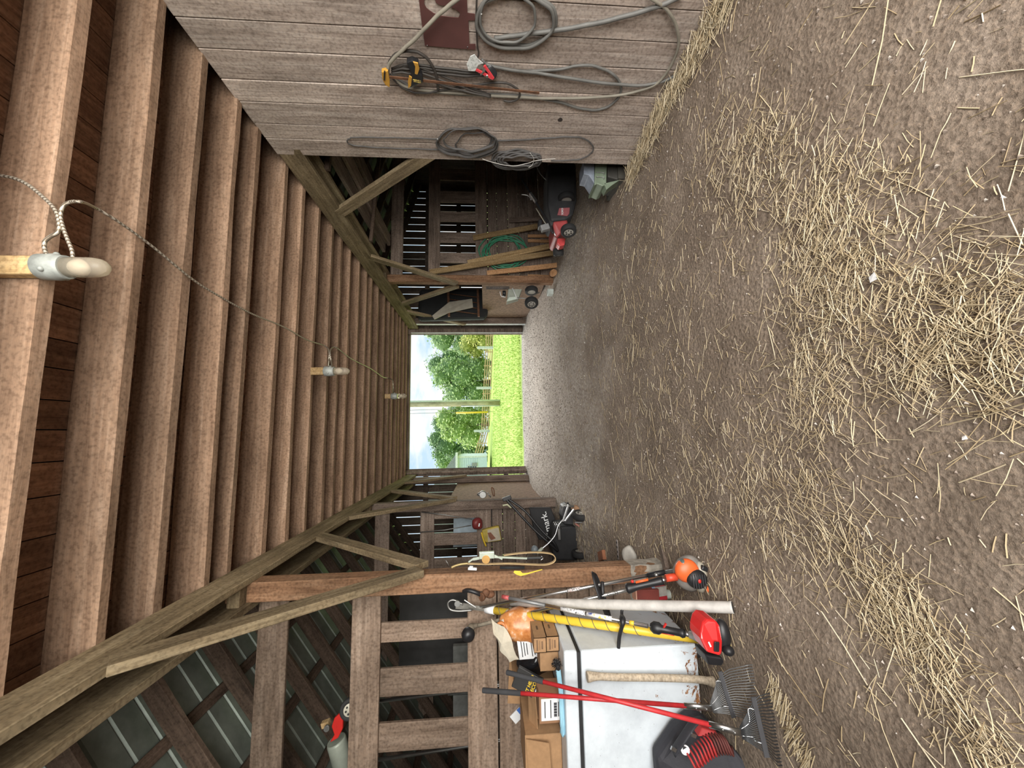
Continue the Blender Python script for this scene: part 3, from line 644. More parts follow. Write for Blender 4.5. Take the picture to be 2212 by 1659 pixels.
def onlab(u, v): return lab_c + (lr @ V((u, -.0032, v)))
mb = MB()
for k in range(6): mb.box(onlab(-.015, .045 - .019 * k - (.015 if k > 2 else 0)), (lw * (.62 - .08 * (k % 3)), .001, .006), lr)
B(mb, 'small_print', INK, lb); B(MB().prism([onlab(.062, .04), onlab(.078, .056), onlab(.062, .072), onlab(.046, .056)], lr @ V((0, -.001, 0))), 'hazard_diamond', RED, lb)
# cream cloth
t_c = []
for px, py, Y in ((1062, 1338, 2.99), (1068, 1372, 2.92), (1080, 1405, 2.9), (1100, 1430, 2.88), (1122, 1424, 2.87), (1105, 1385, 2.88), (1088, 1352, 2.93)): t_c.append(at(px, py, Y=Y))
mb = MB(); c_ = sum(t_c, V()) / len(t_c); bm = mb.bm
vs = [bm.verts.new(p) for p in t_c]; vc = bm.verts.new(c_ + V((0, -.03, .02)))
for k in range(len(vs)): bm.faces.new((vs[k], vs[(k + 1) % len(vs)], vc))
bmesh.ops.subdivide_edges(bm, edges=bm.edges, cuts=4, use_grid_fill=True); mb.jit(.018, 14)
bmesh.ops.solidify(bm, geom=bm.faces[:], thickness=.012)
cl = B(mb, 'cloth', flat('cream_canvas', (.55, .5, .4), .9, var=.2, bump=.3)); tag(cl, 'crumpled cream work glove cloth draped over the orange sack', 'cloth')
# prop under the cloth: cans standing behind the sack
cg = at(1083, 1355, Y=2.97)
t = T('tape_measure', (cg.x, 2.97, cg.z - .05), 'orange round reel lying on the clear sack by the cream cloth', 'reel')
B(MB().lathe([(.034, -.02), (.04, -.015), (.04, .015), (.034, .02), (.02, .022), (.02, -.022)], cg, (.3, -1, .3), 20), 'case', flat('dusty_orange', (.55, .2, .06), .5, var=.3), t)
B(MB().lathe([(.012, -.024), (.012, .028)], cg, (.3, -1, .3), 12), 'hub', RUBBER, t)
for lab, px, py, Y, w_, h_ in (('black crinkled plastic bag wedged behind the plain small box', 1140, 1432, 2.98, .13, .2),):
    p = at(px, py, Y=Y); tag(B(MB().ball((p.x, Y, LT + .13), (.08, .07, .135)).jit(.05, 11), 'plastic_bag', flat('shiny_black_plastic', (.012, .012, .014), .18)), lab, 'bag')
# black printed blister pack
bc = at(1142, 1475, Y=2.84); br = rotm(ry=.42, rx=-.2)
t = T('blister_pack', (bc.x, 2.84, LT), 'black printed blister pack with yellow lettering leaning in the cartons', 'package')
B(MB().box(bc, (.135, .03, .2), br), 'card', flat('dull_black_card', (.03, .03, .03), .5), t, bevel=.003)
pl = lambda u, v: bc + (br @ V((u, -.0165, v)))
text('JET HEAD', .03, pl(.0, -.008), br @ V((1, 0, 0)), br @ V((0, 0, 1)), 'lettering', YELLOW, t, bold=.0006); text('RECOIL', .032, pl(.003, -.038), br @ V((1, 0, 0)), br @ V((0, 0, 1)), 'lettering', YELLOW, t, bold=.0006)
B(MB().box(pl(0, -.06), (.13, .001, .007), br), 'stripe', WHITE, t)
B(MB().lathe([(.017, 0), (.017, .001)], pl(.03, -.082), br @ V((0, -1, 0)), 20), 'picture_disc', WHITE, t); B(MB().lathe([(.014, 0), (.014, .001)], pl(-.01, -.082), br @ V((0, -1, 0)), 20), 'picture_disc', WHITE, t)
B(MB().box(pl(.055, -.09), (.03, .001, .04), br), 'leaf_print', flat('leaf_print', (.3, .34, .1), .6), t)
# open cartons at the left
Xa, Xb, Za, Zb = pxr(1128, 1217, 1483, 1585, 2.86)
t, P, R_ = carton('open brown carton with a raised flap beside the black blister pack', Xa, Xb, 2.86, 3.16, LT, LT + .2, 0, lid=False)
w_ = Xb - Xa
B(MB().prism([P(-w_ / 2, -.15, .2), P(w_ / 2, -.15, .2), P(w_ / 2 + .0, -.24, .16), P(-w_ / 2, -.24, .15)], (0, 0, -.004)), 'flap', CARD, t)
B(MB().prism([P(-w_ / 2, .15, .2), P(w_ / 2, .15, .2), P(w_ / 2, .17, .31), P(-w_ / 2, .17, .33)], (0, -.004, 0)), 'flap', CARD, t)
B(MB().prism([P(w_ / 2, -.15, .2), P(w_ / 2, .15, .2), P(w_ / 2 + .04, .13, .3), P(w_ / 2 + .04, -.12, .3)], (-.004, 0, 0)), 'flap', CARD, t)
Xa, Xb, Za, Zb = pxr(1165, 1210, 1500, 1562, 2.66)
t, P, R_ = carton('reddish brown carton with a big white address label on the freezer edge', Xa, Xb, 2.66, 2.82, LT, LT + .15, -.06, mat=flat('reddish_cardboard', (.3, .16, .085), .85, var=.12))
w_ = Xb - Xa; lp_ = lambda u, v: P(u * w_, -.0812, .075 + v * .15)
lb = B(MB().box(P(.0, -.081, .078), (w_ * .8, .001, .118), R_), 'label', WHITE, t)
mb = MB()
for k in range(16): mb.box(lp_(-.27 + .034 * k, -.2), (.003 + .002 * ((k * 7) % 3), .0012, .02), R_)
B(mb, 'barcode', INK, lb); mb = MB()
for u, v, l in ((0, .25, .1), (.02, .0, .11), (0, -.33, .09)): mb.box(lp_(u, v), (l, .0012, .006), R_)
B(mb, 'printed_lines', INK, lb)
Xa, Xb, Za, Zb = pxr(1130, 1222, 1588, 1700, 2.72)
t, P, R_ = carton('large plain cardboard box at the left end of the freezer lid', Xa, Xb, 2.72, 3.1, LT, LT + .24, .03)
B(MB().prism([P(-.2, -.2, .215), P((Xb - Xa) / 2 - .015, -.2, .235), P((Xb - Xa) / 2 - .02, -.24, .09), P(-.2, -.24, .075)], (0, -.005, 0)), 'flap', CARD, t)
# blue strap, brush, packet
SP = [at(x, y, Y=2.6) for x, y in ((1206, 1447), (1208, 1465), (1211, 1490), (1215, 1515), (1219, 1540), (1221, 1562), (1219, 1583), (1213, 1584), (1212, 1570), (1216, 1550))]
SP = [V((p.x, p.y - .005 * (i % 3), max(p.z, LT + .014))) for i, p in enumerate(SP)]
tag(B(MB().tube(cr_pts(SP, 5), .01, 8, flat=(.016, .005, (0, 0, 1))), 'strap', flat('light_blue_webbing', (.3, .55, .68), .8, var=.12, bump=.4)), 'light blue webbing strap lying along the freezer edge', 'strap')
t = T('scrub_brush', at(1214, 1435, Y=2.62), 'small black bristle brush lying on the freezer edge', 'brush')
pc = at(1212, 1435, Y=2.62); pc.z = LT + .035; mb = MB(); rg = random.Random(4)
for _ in range(90):
    a, b = rg.uniform(0, 6.28), rg.uniform(-1, 1); d = V((math.cos(a), b * .8, math.sin(a))); mb.tube([pc + V((0, b * .02, 0)), pc + d * rg.uniform(.025, .036)], .0018, 3)
B(mb, 'bristles', BLACK, t)['kind'] = 'stuff'; B(MB().lathe([(.012, -.045), (.014, 0), (.009, .05)], pc, (0, 1, .1), 10), 'handle', BLACK, t)
pk = at(1118, 1545, Y=3.238)
t = T('seed_packet', (pk.x, 3.238, pk.z - .06), 'small blue and white packet poking up behind the open carton', 'packet'); q = rotm(ry=-.7)
B(MB().box(pk, (.07, .008, .1), q), 'packet', WHITE, t); B(MB().box(pk + (q @ V((0, -.005, -.035))), (.07, .002, .03), q), 'blue_band', flat('blue_print', (.06, .16, .5), .5), t)
# ---------- leaf rakes ----------
TINE = flat('black_tine_steel', (.045, .047, .05), .4, .4); TINEG = flat('grey_tine_steel', (.2, .205, .21), .45, .6); FOAM = flat('foam_grip', (.035, .036, .04), .85)
def rake(lab, g, c, bA, bB, tA, tB, ns, mt):
    t = T('leaf_rake', (tA + tB) / 2, lab, 'rake', 'red handled leaf rakes')
    d = (c - g).normalized(); ge = g + d * .235; x = (bA - bB).normalized()
    B(MB().tube([ge - d * .01, c], .0115, 10), 'handle', REDH, t)
    B(MB().tube([g, g + d * .004, ge], [.011, .0145, .0145], 10), 'grip', FOAM, t)
    e = c + d * .13; m_ = (bA + bB) / 2
    fe = B(MB().tube([c - d * .01, e], .0135, 10, flat=(.016, .011, (1, 0, 0))), 'ferrule', STEEL, t)
    for k in (.35, .75): B(MB().ball(c + d * .13 * k + V((0, -.012, 0)), .006, sub=2), 'bolt', DULL, fe)
    for k in range(ns):
        u = k / (ns - 1); s = (u - .5) * 2; a1 = bA + (bB - bA) * u; a2 = tA + (tB - tA) * u; a0 = e - x * s * .02; f = (a2 - a1).normalized()
        B(MB().tube(cr_pts([a0, a1, a2 + V((0, 0, .03)), a2 + f * .015 + V((0, 0, .018)), a2 + f * .012 - V((0, 0, .02))], 3), .0024, 4), 'tine', mt, t)
    B(MB().bar(bA + x * .012 + V((0, 0, .006)), bB - x * .012 + V((0, 0, .006)), .005, .024), 'tine_brace', DKGREY, t)
    for s in (1, -1):
        w = x * (s * .5 * (bA - bB).length); up = V((0, 0, .012))
        B(MB().tube(cr_pts([e + x * s * .012, e + (m_ + w * .55 - e) * .5, m_ + w * .6 - d * .03 + up, m_ + w * .62 + up], 4), .0028, 6), 'spring_arm', STEEL, t)
    return t
rake('red rake with its head nearest the camera, its short grip leaning towards the post', at(1094, 1452, Y=2.52), at(1536, 1566, Y=2.03), at(1631, 1512, Y=1.99), at(1658, 1629, Y=1.92), at(1662, 1500, Z=.10), at(1690, 1650, Z=.10), 22, TINE)
rake('red rake whose grip reaches highest, its grey tines by the foot of the axe handle', at(1042, 1491, Y=2.5), at(1482, 1525, Y=2.2), at(1559, 1456, Y=2.17), at(1586, 1544, Y=2.12), at(1620, 1438, Z=.11), at(1632, 1556, Z=.11), 20, TINEG)
# axe handle
pts = [at(1268, 1462, Y=2.5), at(1290, 1461, Y=2.5), at(1340, 1463, Y=2.49), at(1420, 1464, Y=2.485), at(1500, 1467, Y=2.47), at(1542, 1473, Y=2.46)]
hd = B(MB().tube(cr_pts(pts, 6), [.03] * 3 + [.027, .025, .023] + [.021] * 19 + [.024, .028, .031], 12, flat=None), 'axe_handle', W_HANDLE)
tag(hd, 'pale bare wooden axe handle leaning on the freezer front', 'handle')
# ---------- black and red tool bag ----------
bc = at(1530, 1610, Y=2.3); gzb = gz(-1.9, 2.3)
t = T('tool_bag', (bc.x - .1, 2.33, gzb), 'black bag with red ribbed side lying below the rakes', 'bag')
CLOTH = flat('black_nylon', (.025, .025, .032), .7, var=.3, bump=.3)
Bb = [at(1420, 1640, Y=2.42), at(1460, 1580, Y=2.42), at(1500, 1545, Y=2.4), at(1535, 1560, Y=2.36), at(1560, 1590, Y=2.3), at(1640, 1680, Y=2.2), at(1600, 1760, Y=2.2), at(1430, 1760, Y=2.4)]
mb = MB().prism(Bb, (0, .1, .0)); B(mb, 'bag_body', CLOTH, t, bevel=.03)
RN = flat('red_webbing', (.42, .03, .03), .7, var=.3)
for k in range(14):
    u = k / 13; p0 = at(1492 + 88 * u - 10 * u * u, 1640 - 42 * math.sin(u * 2.0), Y=2.23); p1 = at(1506 + 78 * u, 1665 - 36 * math.sin(u * 2.0), Y=2.215)
    B(MB().tube(cr_pts([p0 + V((0, .05, 0)), p0, p1, p1 + V((0, .06, -.03))], 3), .006, 6), 'rib', RN if k < 8 else flat('dark_red_rib', (.12, .03, .025), .7) if 'dark_red_rib' not in bpy.data.materials else bpy.data.materials['dark_red_rib'], t)
B(MB().prism([at(1508, 1592, Y=2.29), at(1516, 1572, Y=2.3), at(1545, 1582, Y=2.27), at(1556, 1590, Y=2.26)], (0, .05, 0)), 'red_panel', RN, t, bevel=.006)
dc = at(1481, 1621, Y=2.265)
bd = B(MB().lathe([(.024, 0), (.024, .006)], dc + V((0, .006, 0)), (.1, -1, .15), 24), 'round_badge', WHITE, t)
a = at(1478, 1618, Y=2.255); B(MB().prism([a + V((.016, 0, .006)), a + V((-.002, 0, .008)), a + V((.008, 0, -.014))], (0, -.002, 0)), 'badge_triangle', INK, bd)
B(MB().tube(cr_pts([at(1455, 1625, Y=2.3), at(1475, 1595, Y=2.28), at(1500, 1560, Y=2.3), at(1520, 1552, Y=2.33)], 5), .02, 8, flat=(.03, .008, (0, 1, 0))), 'strap', CLOTH, t)
for x, y in ((1455, 1618), (1498, 1588)): B(MB().box(at(x, y, Y=2.26), (.018, .01, .03), rotm(ry=.5)), 'buckle', STEEL, t)
# ---------- string trimmers, pole pruner, pipe: leaning on the first partition ----------
def oval(c, ax, u, ra, rb, n=28):
    ax = V(ax).normalized(); u = (V(u) - ax * ax.dot(V(u))).normalized(); v = ax.cross(u)
    return [c + u * (ra * math.cos(2 * math.pi * k / n)) + v * (rb * math.sin(2 * math.pi * k / n)) for k in range(n)]
# orange trimmer
hd, en = at(1024, 1353, Y=3.13), at(1466, 1247, Y=2.60); d = (en - hd).normalized()
t = T('string_trimmer', (en.x, en.y, .12), 'orange and black string trimmer with a bare silver shaft', 'trimmer')
B(MB().tube([hd, en], .0125, 12), 'shaft', ALU, t)
B(MB().tube([hd, hd + d * .3], .0135, 12), 'dirty_sleeve', flat('muddy_metal', (.3, .26, .2), .8, .2, var=.4, scale=30), t)
hp = at(1010, 1362, Y=3.12)
B(MB().ball(at(1018, 1355, Y=3.12), (.028, .026, .03)).lathe([(.014, 0), (.02, .05)], at(1033, 1350, Y=3.11), -d, 10), 'gear_head', flat('muddy_casting', (.16, .13, .095), .8, .2, var=.3), t, bevel=0)
B(MB().lathe([(.02, -.045), (.035, -.03), (.05, -.008), (.05, .02), (.036, .045), (.015, .05)], at(1011, 1369, Y=3.1), (-.25, -.8, -.25), 20), 'spool', BLACK, t)
text('ECHO', .028, at(1322, 1281, Y=2.73) + V((0, -.012, 0)), -d, (-d).cross(V((0, -1, 0))) * -1, 'lettering', INK, t, depth=.001)
lc = hd + d * ((at(1300, 1282, Y=2.77) - hd).length)
B(MB().tube(oval(lc + V((.0, -.0, .01)), d, (1, 0, 0), .15, .06), .008, 8, closed=True, flat=(.02, .007)), 'loop_handle', BLACK, t)
B(MB().tube([lc - V((.09, 0, 0)), lc + V((.09, 0, 0))], .013, 8), 'loop_clamp', BLACK, t)
h0, h1 = at(1352, 1272, Y=2.66), at(1432, 1254, Y=2.6)
gr = B(MB().tube(cr_pts([h0, h0 + (h1 - h0) * .15, h0 + (h1 - h0) * .5, h1], 5), [.018, .026, .032, .033, .032, .030, .027, .024, .022, .021, .021, .022, .023, .025, .026, .026], 12), 'rear_grip', BLACK, t)
B(MB().tube([at(1373, 1258, Y=2.64), at(1400, 1252, Y=2.62)], .008, 8), 'trigger', ORANGE, gr); B(MB().ball(at(1366, 1256, Y=2.64), .011, sub=2), 'switch', RED, gr)
B(MB().tube([at(1425, 1254, Y=2.6), at(1440, 1252, Y=2.59)], .016, 12), 'coupling', STEEL, t); B(MB().tube([at(1438, 1249, Y=2.585), at(1462, 1246, Y=2.575)], .024, 12), 'clutch_housing', flat('bright_red_orange', (.62, .07, .03), .45, var=.2), t)
ec = at(1492, 1240, Y=2.57)
B(MB().ball(ec + V((0, .03, 0)), (.115, .075, .1)).jit(.012, 9), 'engine', flat('dusty_grey_casting', (.24, .22, .2), .7, .1, var=.3), t)
B(MB().ball(ec + V((.03, -.02, .035)), (.075, .05, .08), rotm(ry=.5)).jit(.008, 10), 'orange_cover', ORANGE, t)
ab = B(MB().ball(ec + V((-.012, -.055, -.01)), (.06, .04, .07), rotm(ry=.3)), 'air_cleaner', BLACK, t)
for k in range(6): B(MB().bar(ec + V((-.058, -.09, .03 - .016 * k)), ec + V((.03, -.095, .04 - .016 * k)), .006, .004), 'rib', DKGREY, ab)
B(MB().ball(ec + V((-.01, -.098, -.005)), (.013, .005, .011), sub=2), 'badge', RED, ab)
B(MB().lathe([(.024, 0), (.026, .006), (.026, .022), (.02, .026)], ec + V((-.07, -.06, -.075)), (-.2, -.7, -.5), 18), 'fuel_cap', ORANGE, t)
B(MB().ball(ec + V((-.02, .0, -.06)), (.1, .06, .05)), 'fuel_tank', flat('milky_tank', (.4, .37, .3), .4, var=.2), t)
B(MB().box(ec + V((.045, -.03, -.075)), (.03, .05, .05), rotm(ry=.4)), 'starter_grip', BLACK, t, bevel=.008)
B(MB().ball(ec + V((.075, -.02, .06)), (.03, .03, .025)), 'primer', flat('smoke_plastic', (.1, .13, .12), .3), t)
# spare silver attachment shaft
a, b = at(1006, 1318, Y=3.19), at(1405, 1242, Y=2.70); d = (b - a).normalized()
t = T('attachment_shaft', (b.x, b.y, b.z - .3), 'bare silver tool shaft with a black clamp, nearest the post', 'pole')
B(MB().tube([a, b], .0115, 12), 'shaft', ALU, t); B(MB().tube([b - d * .02, b + d * .1], .017, 12), 'clamp', BLACK, t); B(MB().tube([b + d * .09, b + d * .36], .0115, 12), 'shaft_end', DULL, t)
m_ = a + (b - a) * .58; B(MB().tube([m_, m_ + d * .1], .0121, 12), 'sticker', flat('printed_sticker', (.6, .58, .58), .5, stops=[(.45, (.12, .1, .1)), (.5, (.75, .74, .73)), (.58, (.75, .74, .73)), (.62, (.5, .1, .08))], scale=120), t)
B(MB().ball(b + d * .05 + V((0, -.02, .02)), .014, sub=2), 'knob', DULL, t)
# red trimmer
hd, en = at(1052, 1282, Y=3.12), at(1490, 1371, Y=2.33); d = (en - hd).normalized(); P_ = lambda px: hd + (en - hd) * ((px - 1052) / 438 * .0 + 0)
def along(px):                                                 # point of the shaft that shows at photo column px
    lo, hi = 0, 1
    for _ in range(40):
        m = (lo + hi) / 2; c = R3.inverted() @ ((hd + (en - hd) * m) - V((0, 0, H)))
        if 1106 - c.z / c.y * F < px: lo = m
        else: hi = m
    return hd + (en - hd) * lo
t = T('string_trimmer', (en.x, en.y, .12), 'red string trimmer with a silver and grey shaft leaning by the freezer', 'trimmer')
B(MB().tube([along(1400), along(1170)], .0125, 12), 'shaft', ALU, t); B(MB().tube([along(1178), along(1085)], .0135, 12), 'lower_shaft', flat('worn_grey_tube', (.24, .245, .25), .5, .5), t)
st_ = [(.35, (.05, .05, .05)), (.45, (.75, .75, .75)), (.55, (.8, .8, .8)), (.62, (.12, .12, .12))]
B(MB().tube([along(1212), along(1264)], .0142, 12), 'torn_label', flat('torn_label', (.6, .6, .6), .5, stops=st_, scale=45), t)
B(MB().tube([along(1268), along(1322)], .0135, 12), 'warning_label', flat('warning_label', (.7, .7, .7), .5, stops=[(.36, (.08, .12, .4)), (.42, (.78, .78, .78)), (.58, (.8, .8, .8)), (.63, (.8, .55, .08))], scale=38), t)
B(MB().tube([along(1360), along(1370)], .0135, 12), 'yellow_band', YELLOW, t); B(MB().tube([along(1100), along(1085)], .0145, 12), 'red_label', flat('red_print', (.5, .1, .1), .5, var=.4, scale=60), t)
g_ = along(1058); mb = MB().ball(g_, (.03, .03, .04)).ball(g_ + V((.02, -.03, .03)), (.03, .02, .028)).lathe([(.018, 0), (.03, .02), (.03, .035)], g_ + V((0, -.03, .04)), (0, -.6, .8), 14)
B(mb, 'gear_head', RUSTY, t); B(MB().tube(cr_pts([g_ + V((.0, -.02, .06)), g_ + V((.03, -.04, .10)), g_ + V((.045, -.03, .16)), g_ + V((.03, 0, .2))], 4), .016, 8), 'guard', BLACK, t)
hb_ = along(1342)
B(MB().tube(cr_pts([at(1346, 1303, Y=2.62), at(1343, 1325, Y=2.6), hb_ + V((0, -.025, 0)), at(1338, 1375, Y=2.56), at(1336, 1400, Y=2.56)], 6), [.010] * 8 + [.014, .018, .02, .02, .018, .014] + [.012] * 8 + [.011] * 3, 10), 'assist_handle', BLACK, t)
gr = B(MB().tube([along(1405), along(1412), along(1424), along(1430), along(1450), along(1468), along(1474), along(1480)], [.02, .034, .034, .022, .02, .02, .026, .02], 14), 'rear_grip', BLACK, t)
B(MB().tube([along(1425) + V((-.018, -.012, 0)), along(1452) + V((-.018, -.012, -.005))], .004, 6), 'red_seam', RED, gr); B(MB().box(along(1440) + V((.026, -.0, .01)), (.03, .012, .008), rotm(ry=.6)), 'trigger', RED, gr)
B(MB().tube([along(1478), along(1490)], .014, 12), 'coupling', STEEL, t)
ec = at(1540, 1378, Y=2.2)
B(MB().tube([along(1488), en + d * .04, ec + V((.01, .02, .03))], [.018, .03, .055], 14), 'clutch_housing', flat('grey_casting', (.42, .42, .41), .55, .3), t)
mb = MB(); cov = [at(1519, 1346, Y=2.14), at(1527, 1337, Y=2.15), at(1547, 1340, Y=2.14), at(1556, 1352, Y=2.12), at(1559, 1385, Y=2.1), at(1561, 1410, Y=2.1), at(1556, 1418, Y=2.1), at(1528, 1410, Y=2.1), at(1514, 1380, Y=2.12), at(1514, 1365, Y=2.13)]
rc = B(mb.prism(cov, (.0, .12, .0)), 'engine_cover', flat('glossy_red', (.6, .025, .025), .25, var=.1), t, bevel=.02)
lv = at(1548, 1397, Y=2.095); B(MB().box(lv, (.05, .008, .028), rotm(ry=.15)), 'vent', BLACK, rc, bevel=.004); B(MB().box(at(1533, 1392, Y=2.098), (.026, .004, .008), rotm(ry=-.4)), 'white_mark', WHITE, rc)
B(MB().prism([at(1524, 1415, Y=2.13), at(1560, 1420, Y=2.13), at(1566, 1430, Y=2.13), at(1560, 1440, Y=2.14), at(1530, 1437, Y=2.15)], (0, .12, 0)), 'muffler_guard', BLACK, t, bevel=.01)
B(MB().ball(at(1566, 1378, Y=2.16) + V((0, .03, 0)), (.085, .05, .045)).ball(at(1573, 1405, Y=2.14), (.026, .03, .03)), 'fuel_tank', BLACK, t)
# pole pruner
a, b = at(1064, 1318, Y=3.13), at(1484, 1376, Y=2.42); d = (b - a).normalized()
t = T('pole_pruner', (b.x, b.y, b.z - .2), 'long yellow pole with a dark cord wound round it', 'pruner')
B(MB().tube([a, b + d * .26], .0265, 14), 'pole', YELLOW, t); B(MB().tube([a - d * .06, a + d * .02], .0285, 14), 'end_sleeve', WHITE, t)
u = d.orthogonal().normalized(); v = d.cross(u); Lq = (b - a).length
B(MB().tube([a + d * (Lq * .82 * k / 260) + (u * math.cos(k * .30) + v * math.sin(k * .30)) * .0285 for k in range(261)], .0025, 5), 'cord', flat('grey_cord', (.16, .14, .1), .8), t)
hq = a - d * .06
mb = MB().bar(hq, at(1012, 1311, Y=3.13), .02, .03).bar(at(1020, 1312, Y=3.13), at(985, 1308, Y=3.12), .012, .05)
B(mb, 'head_casting', flat('dull_casting', (.34, .33, .3), .6, .4, var=.3), t)
B(MB().tube(cr_pts([at(1000, 1306, Y=3.11), at(980, 1296, Y=3.11), at(968, 1302, Y=3.11), at(972, 1316, Y=3.11), at(990, 1320, Y=3.1), at(1020, 1318, Y=3.1)], 5), .007, 6), 'hook', DULL, t)
B(MB().lathe([(.022, -.006), (.022, .006)], at(988, 1304, Y=3.1), (0, -1, 0), 16), 'pulley', DULL, t); B(MB().tube([at(1003, 1296, Y=3.09), at(1028, 1312, Y=3.08)], .004, 6), 'lever', WHITE, t)
# white pipe
a, b = at(1105, 1301, Y=3.14), at(1583, 1312, Y=2.24)
mb = MB(); d = (b - a).normalized(); mb.tube([a, a + d * .4, b - d * .012, b], [.03, .031, .032, .033], 18)
t = T('plastic_pipe', b, 'thick white plastic pipe leaning beside the freezer', 'pipe'); B(mb, 'pipe', flat('scuffed_white_pvc', (.56, .54, .51), .55, var=.22, scale=14), t)
B(MB().lathe([(.029, 0), (.029, .004)], b - d * .001, d, 18), 'bore', RUBBER, t); text('24', .03, a + d * ((at(1292, 1308, Y=2.8) - a).length) + V((0, -.034, 0)), -d, V((1, 0, 0)) * -1, 'lettering', flat('faded_print', (.2, .19, .18), .8), t, depth=.0006)
# red box, bag and jar on the ground behind the tools
g_ = at(1440, 1284, Z=.13)
Y = 2.93; X0, X1, Z0, Z1 = pxr(1395, 1442, 1266, 1302, Y)
t = T('printed_bag', ((X0 + X1) / 2, Y, Z0), 'red and clear printed bag with white script behind the pipe', 'bag')
B(MB().box(((X0 + X1) / 2, Y + .04, (Z0 + Z1) / 2), (X1 - X0, .07, Z1 - Z0), rotm(ry=-.1)).jit(.012, 8), 'bag', flat('red_print_plastic', (.42, .03, .04), .3), t, bevel=.015)
B(MB().box(((X0 + X1) / 2 + .02, Y + .0, Z0 + .05), (X1 - X0 - .05, .012, .085), rotm(ry=-.1)), 'clear_window', flat('cloudy_window', (.36, .34, .31), .35, var=.3, scale=25), t); B(MB().box(((X0 + X1) / 2 + .012, Y - .002, Z0 + .105), (X1 - X0 - .03, .012, .022), rotm(ry=-.1)), 'blue_stripe', flat('blue_grey_print', (.18, .26, .36), .5), t)
text('Sav', .065, ((X0 + X1) / 2 + .0, Y - .003, Z0 + .14), (1, 0, .1), (-.1, 0, 1), 'lettering', WHITE, t, bold=.001)
B(MB().lathe([(.016, 0), (.016, .003)], (X0 + .03, Y - .002, Z0 + .155), (0, -1, 0), 20), 'round_emblem', flat('pale_green_print', (.5, .56, .5), .5), t)
X0, X1, Z0, Z1 = pxr(1376, 1396, 1275, 1300, 2.9)
t = T('red_carton', ((X0 + X1) / 2, 2.93, Z0), 'small dark red box with a pale orange top beside the printed bag', 'box')
B(MB().box(((X0 + X1) / 2, 2.94, (Z0 + Z1) / 2 - .05), (X1 - X0, .08, Z1 - Z0 + .1)), 'box', flat('dark_red_card', (.2, .04, .03), .6), t, bevel=.003); B(MB().box(((X0 + X1) / 2, 2.94, Z1 + .004), (X1 - X0, .08, .008)), 'lid', flat('pale_orange', (.75, .42, .3), .6), t)
p = at(1370, 1287, Y=3.02); tag(B(MB().lathe([(.03, -.3), (.033, -.29), (.033, -.03), (.024, 0), (.024, .02)], p, (0, 0, 1), 16), 'jar', flat('pale_green_plastic', (.55, .6, .55), .4)), 'pale plastic jar standing behind the small dark red box', 'jar')
# ---------- come-along winch hanging on the first post ----------
CY = 3.03; q = lambda x, y, Y=CY: at(x, y, Y=Y)
t = T('cable_puller', q(1090, 1215), 'ratchet puller with a long tan strap hanging on the nearest left post', 'winch')
TAN = flat('tan_webbing', (.5, .36, .19), .85, var=.2, bump=.4)
B(MB().tube(cr_pts([q(1010, 1217), q(1050, 1218), q(1100, 1217), q(1150, 1219), q(1180, 1219), q(1196, 1213), q(1199, 1204), q(1190, 1196), q(1165, 1193), q(1130, 1194), q(1088, 1199)], 6), .01, 8, flat=(.022, .004, (0, 1, 0))), 'strap', TAN, t)
MINT = flat('pale_zinc', (.5, .55, .47), .4, .6)
B(MB().bar(q(1022, 1208), q(1066, 1200), .016, .012).bar(q(1012, 1214), q(1024, 1206), .014, .01), 'frame_arm', MINT, t)
B(MB().bar(q(1035, 1200), q(1068, 1198), .05, .03), 'ratchet_body', MINT, t, bevel=.004); B(MB().lathe([(.03, -.02), (.03, .02)], q(1050, 1207), (0, -1, .1), 20), 'spool', flat('amber_spool', (.5, .28, .08), .5), t)
B(MB().bar(q(1066, 1203), q(1140, 1206), .012, .014).bar(q(1068, 1199), q(1085, 1208), .01, .01), 'lever', MINT, t); B(MB().bar(q(1138, 1206), q(1170, 1205), .018, .02), 'lever_grip', BLACK, t, bevel=.005)
B(MB().tube(cr_pts([q(1170, 1202), q(1173, 1206), q(1168, 1210)], 4), .003, 6), 'wire_hook', STEEL, t)
B(MB().tube(cr_pts([q(1012, 1217), q(995, 1219), q(984, 1222), q(975, 1226)], 4), .009, 8), 'top_hook', flat('brassy_steel', (.4, .3, .14), .5, .6), t); B(MB().tube([q(963, 1210), q(970, 1222)], .003, 5), 'nail', DULL, t)
B(MB().bar(q(1011, 1228, 3.09), q(1030, 1229, 3.09), .018, .02).bar(q(1014, 1224, 3.08), q(1022, 1224, 3.08), .012, .02), 'safety_hook', WHITE, t, bevel=.003)
tag(B(MB().tube([q(1080, 1226, 3.085), q(1133, 1226, 3.085)], .011, 8), 'rubber_grip', RUBBER), 'short ribbed black rubber grip hung on the nearest left post', 'grip')
yp = [(1005, 230), (1020, 205), (1100, 210), (1130, 240), (1200, 235), (1330, 200), (1395, 185), (1402, 195), (1300, 225), (1200, 255), (1110, 278), (1080, 272), (1050, 262)]
B(MB().prism([at(950 + x / 6.32, 1200 + y / 6.32, Y=3.096) for x, y in yp], (0, -.002, 0)), 'paint_mark', flat('yellow_paint', (.85, .62, .06), .6), lp, label='yellow splash of paint')
for z in (1.52, 1.38): pass
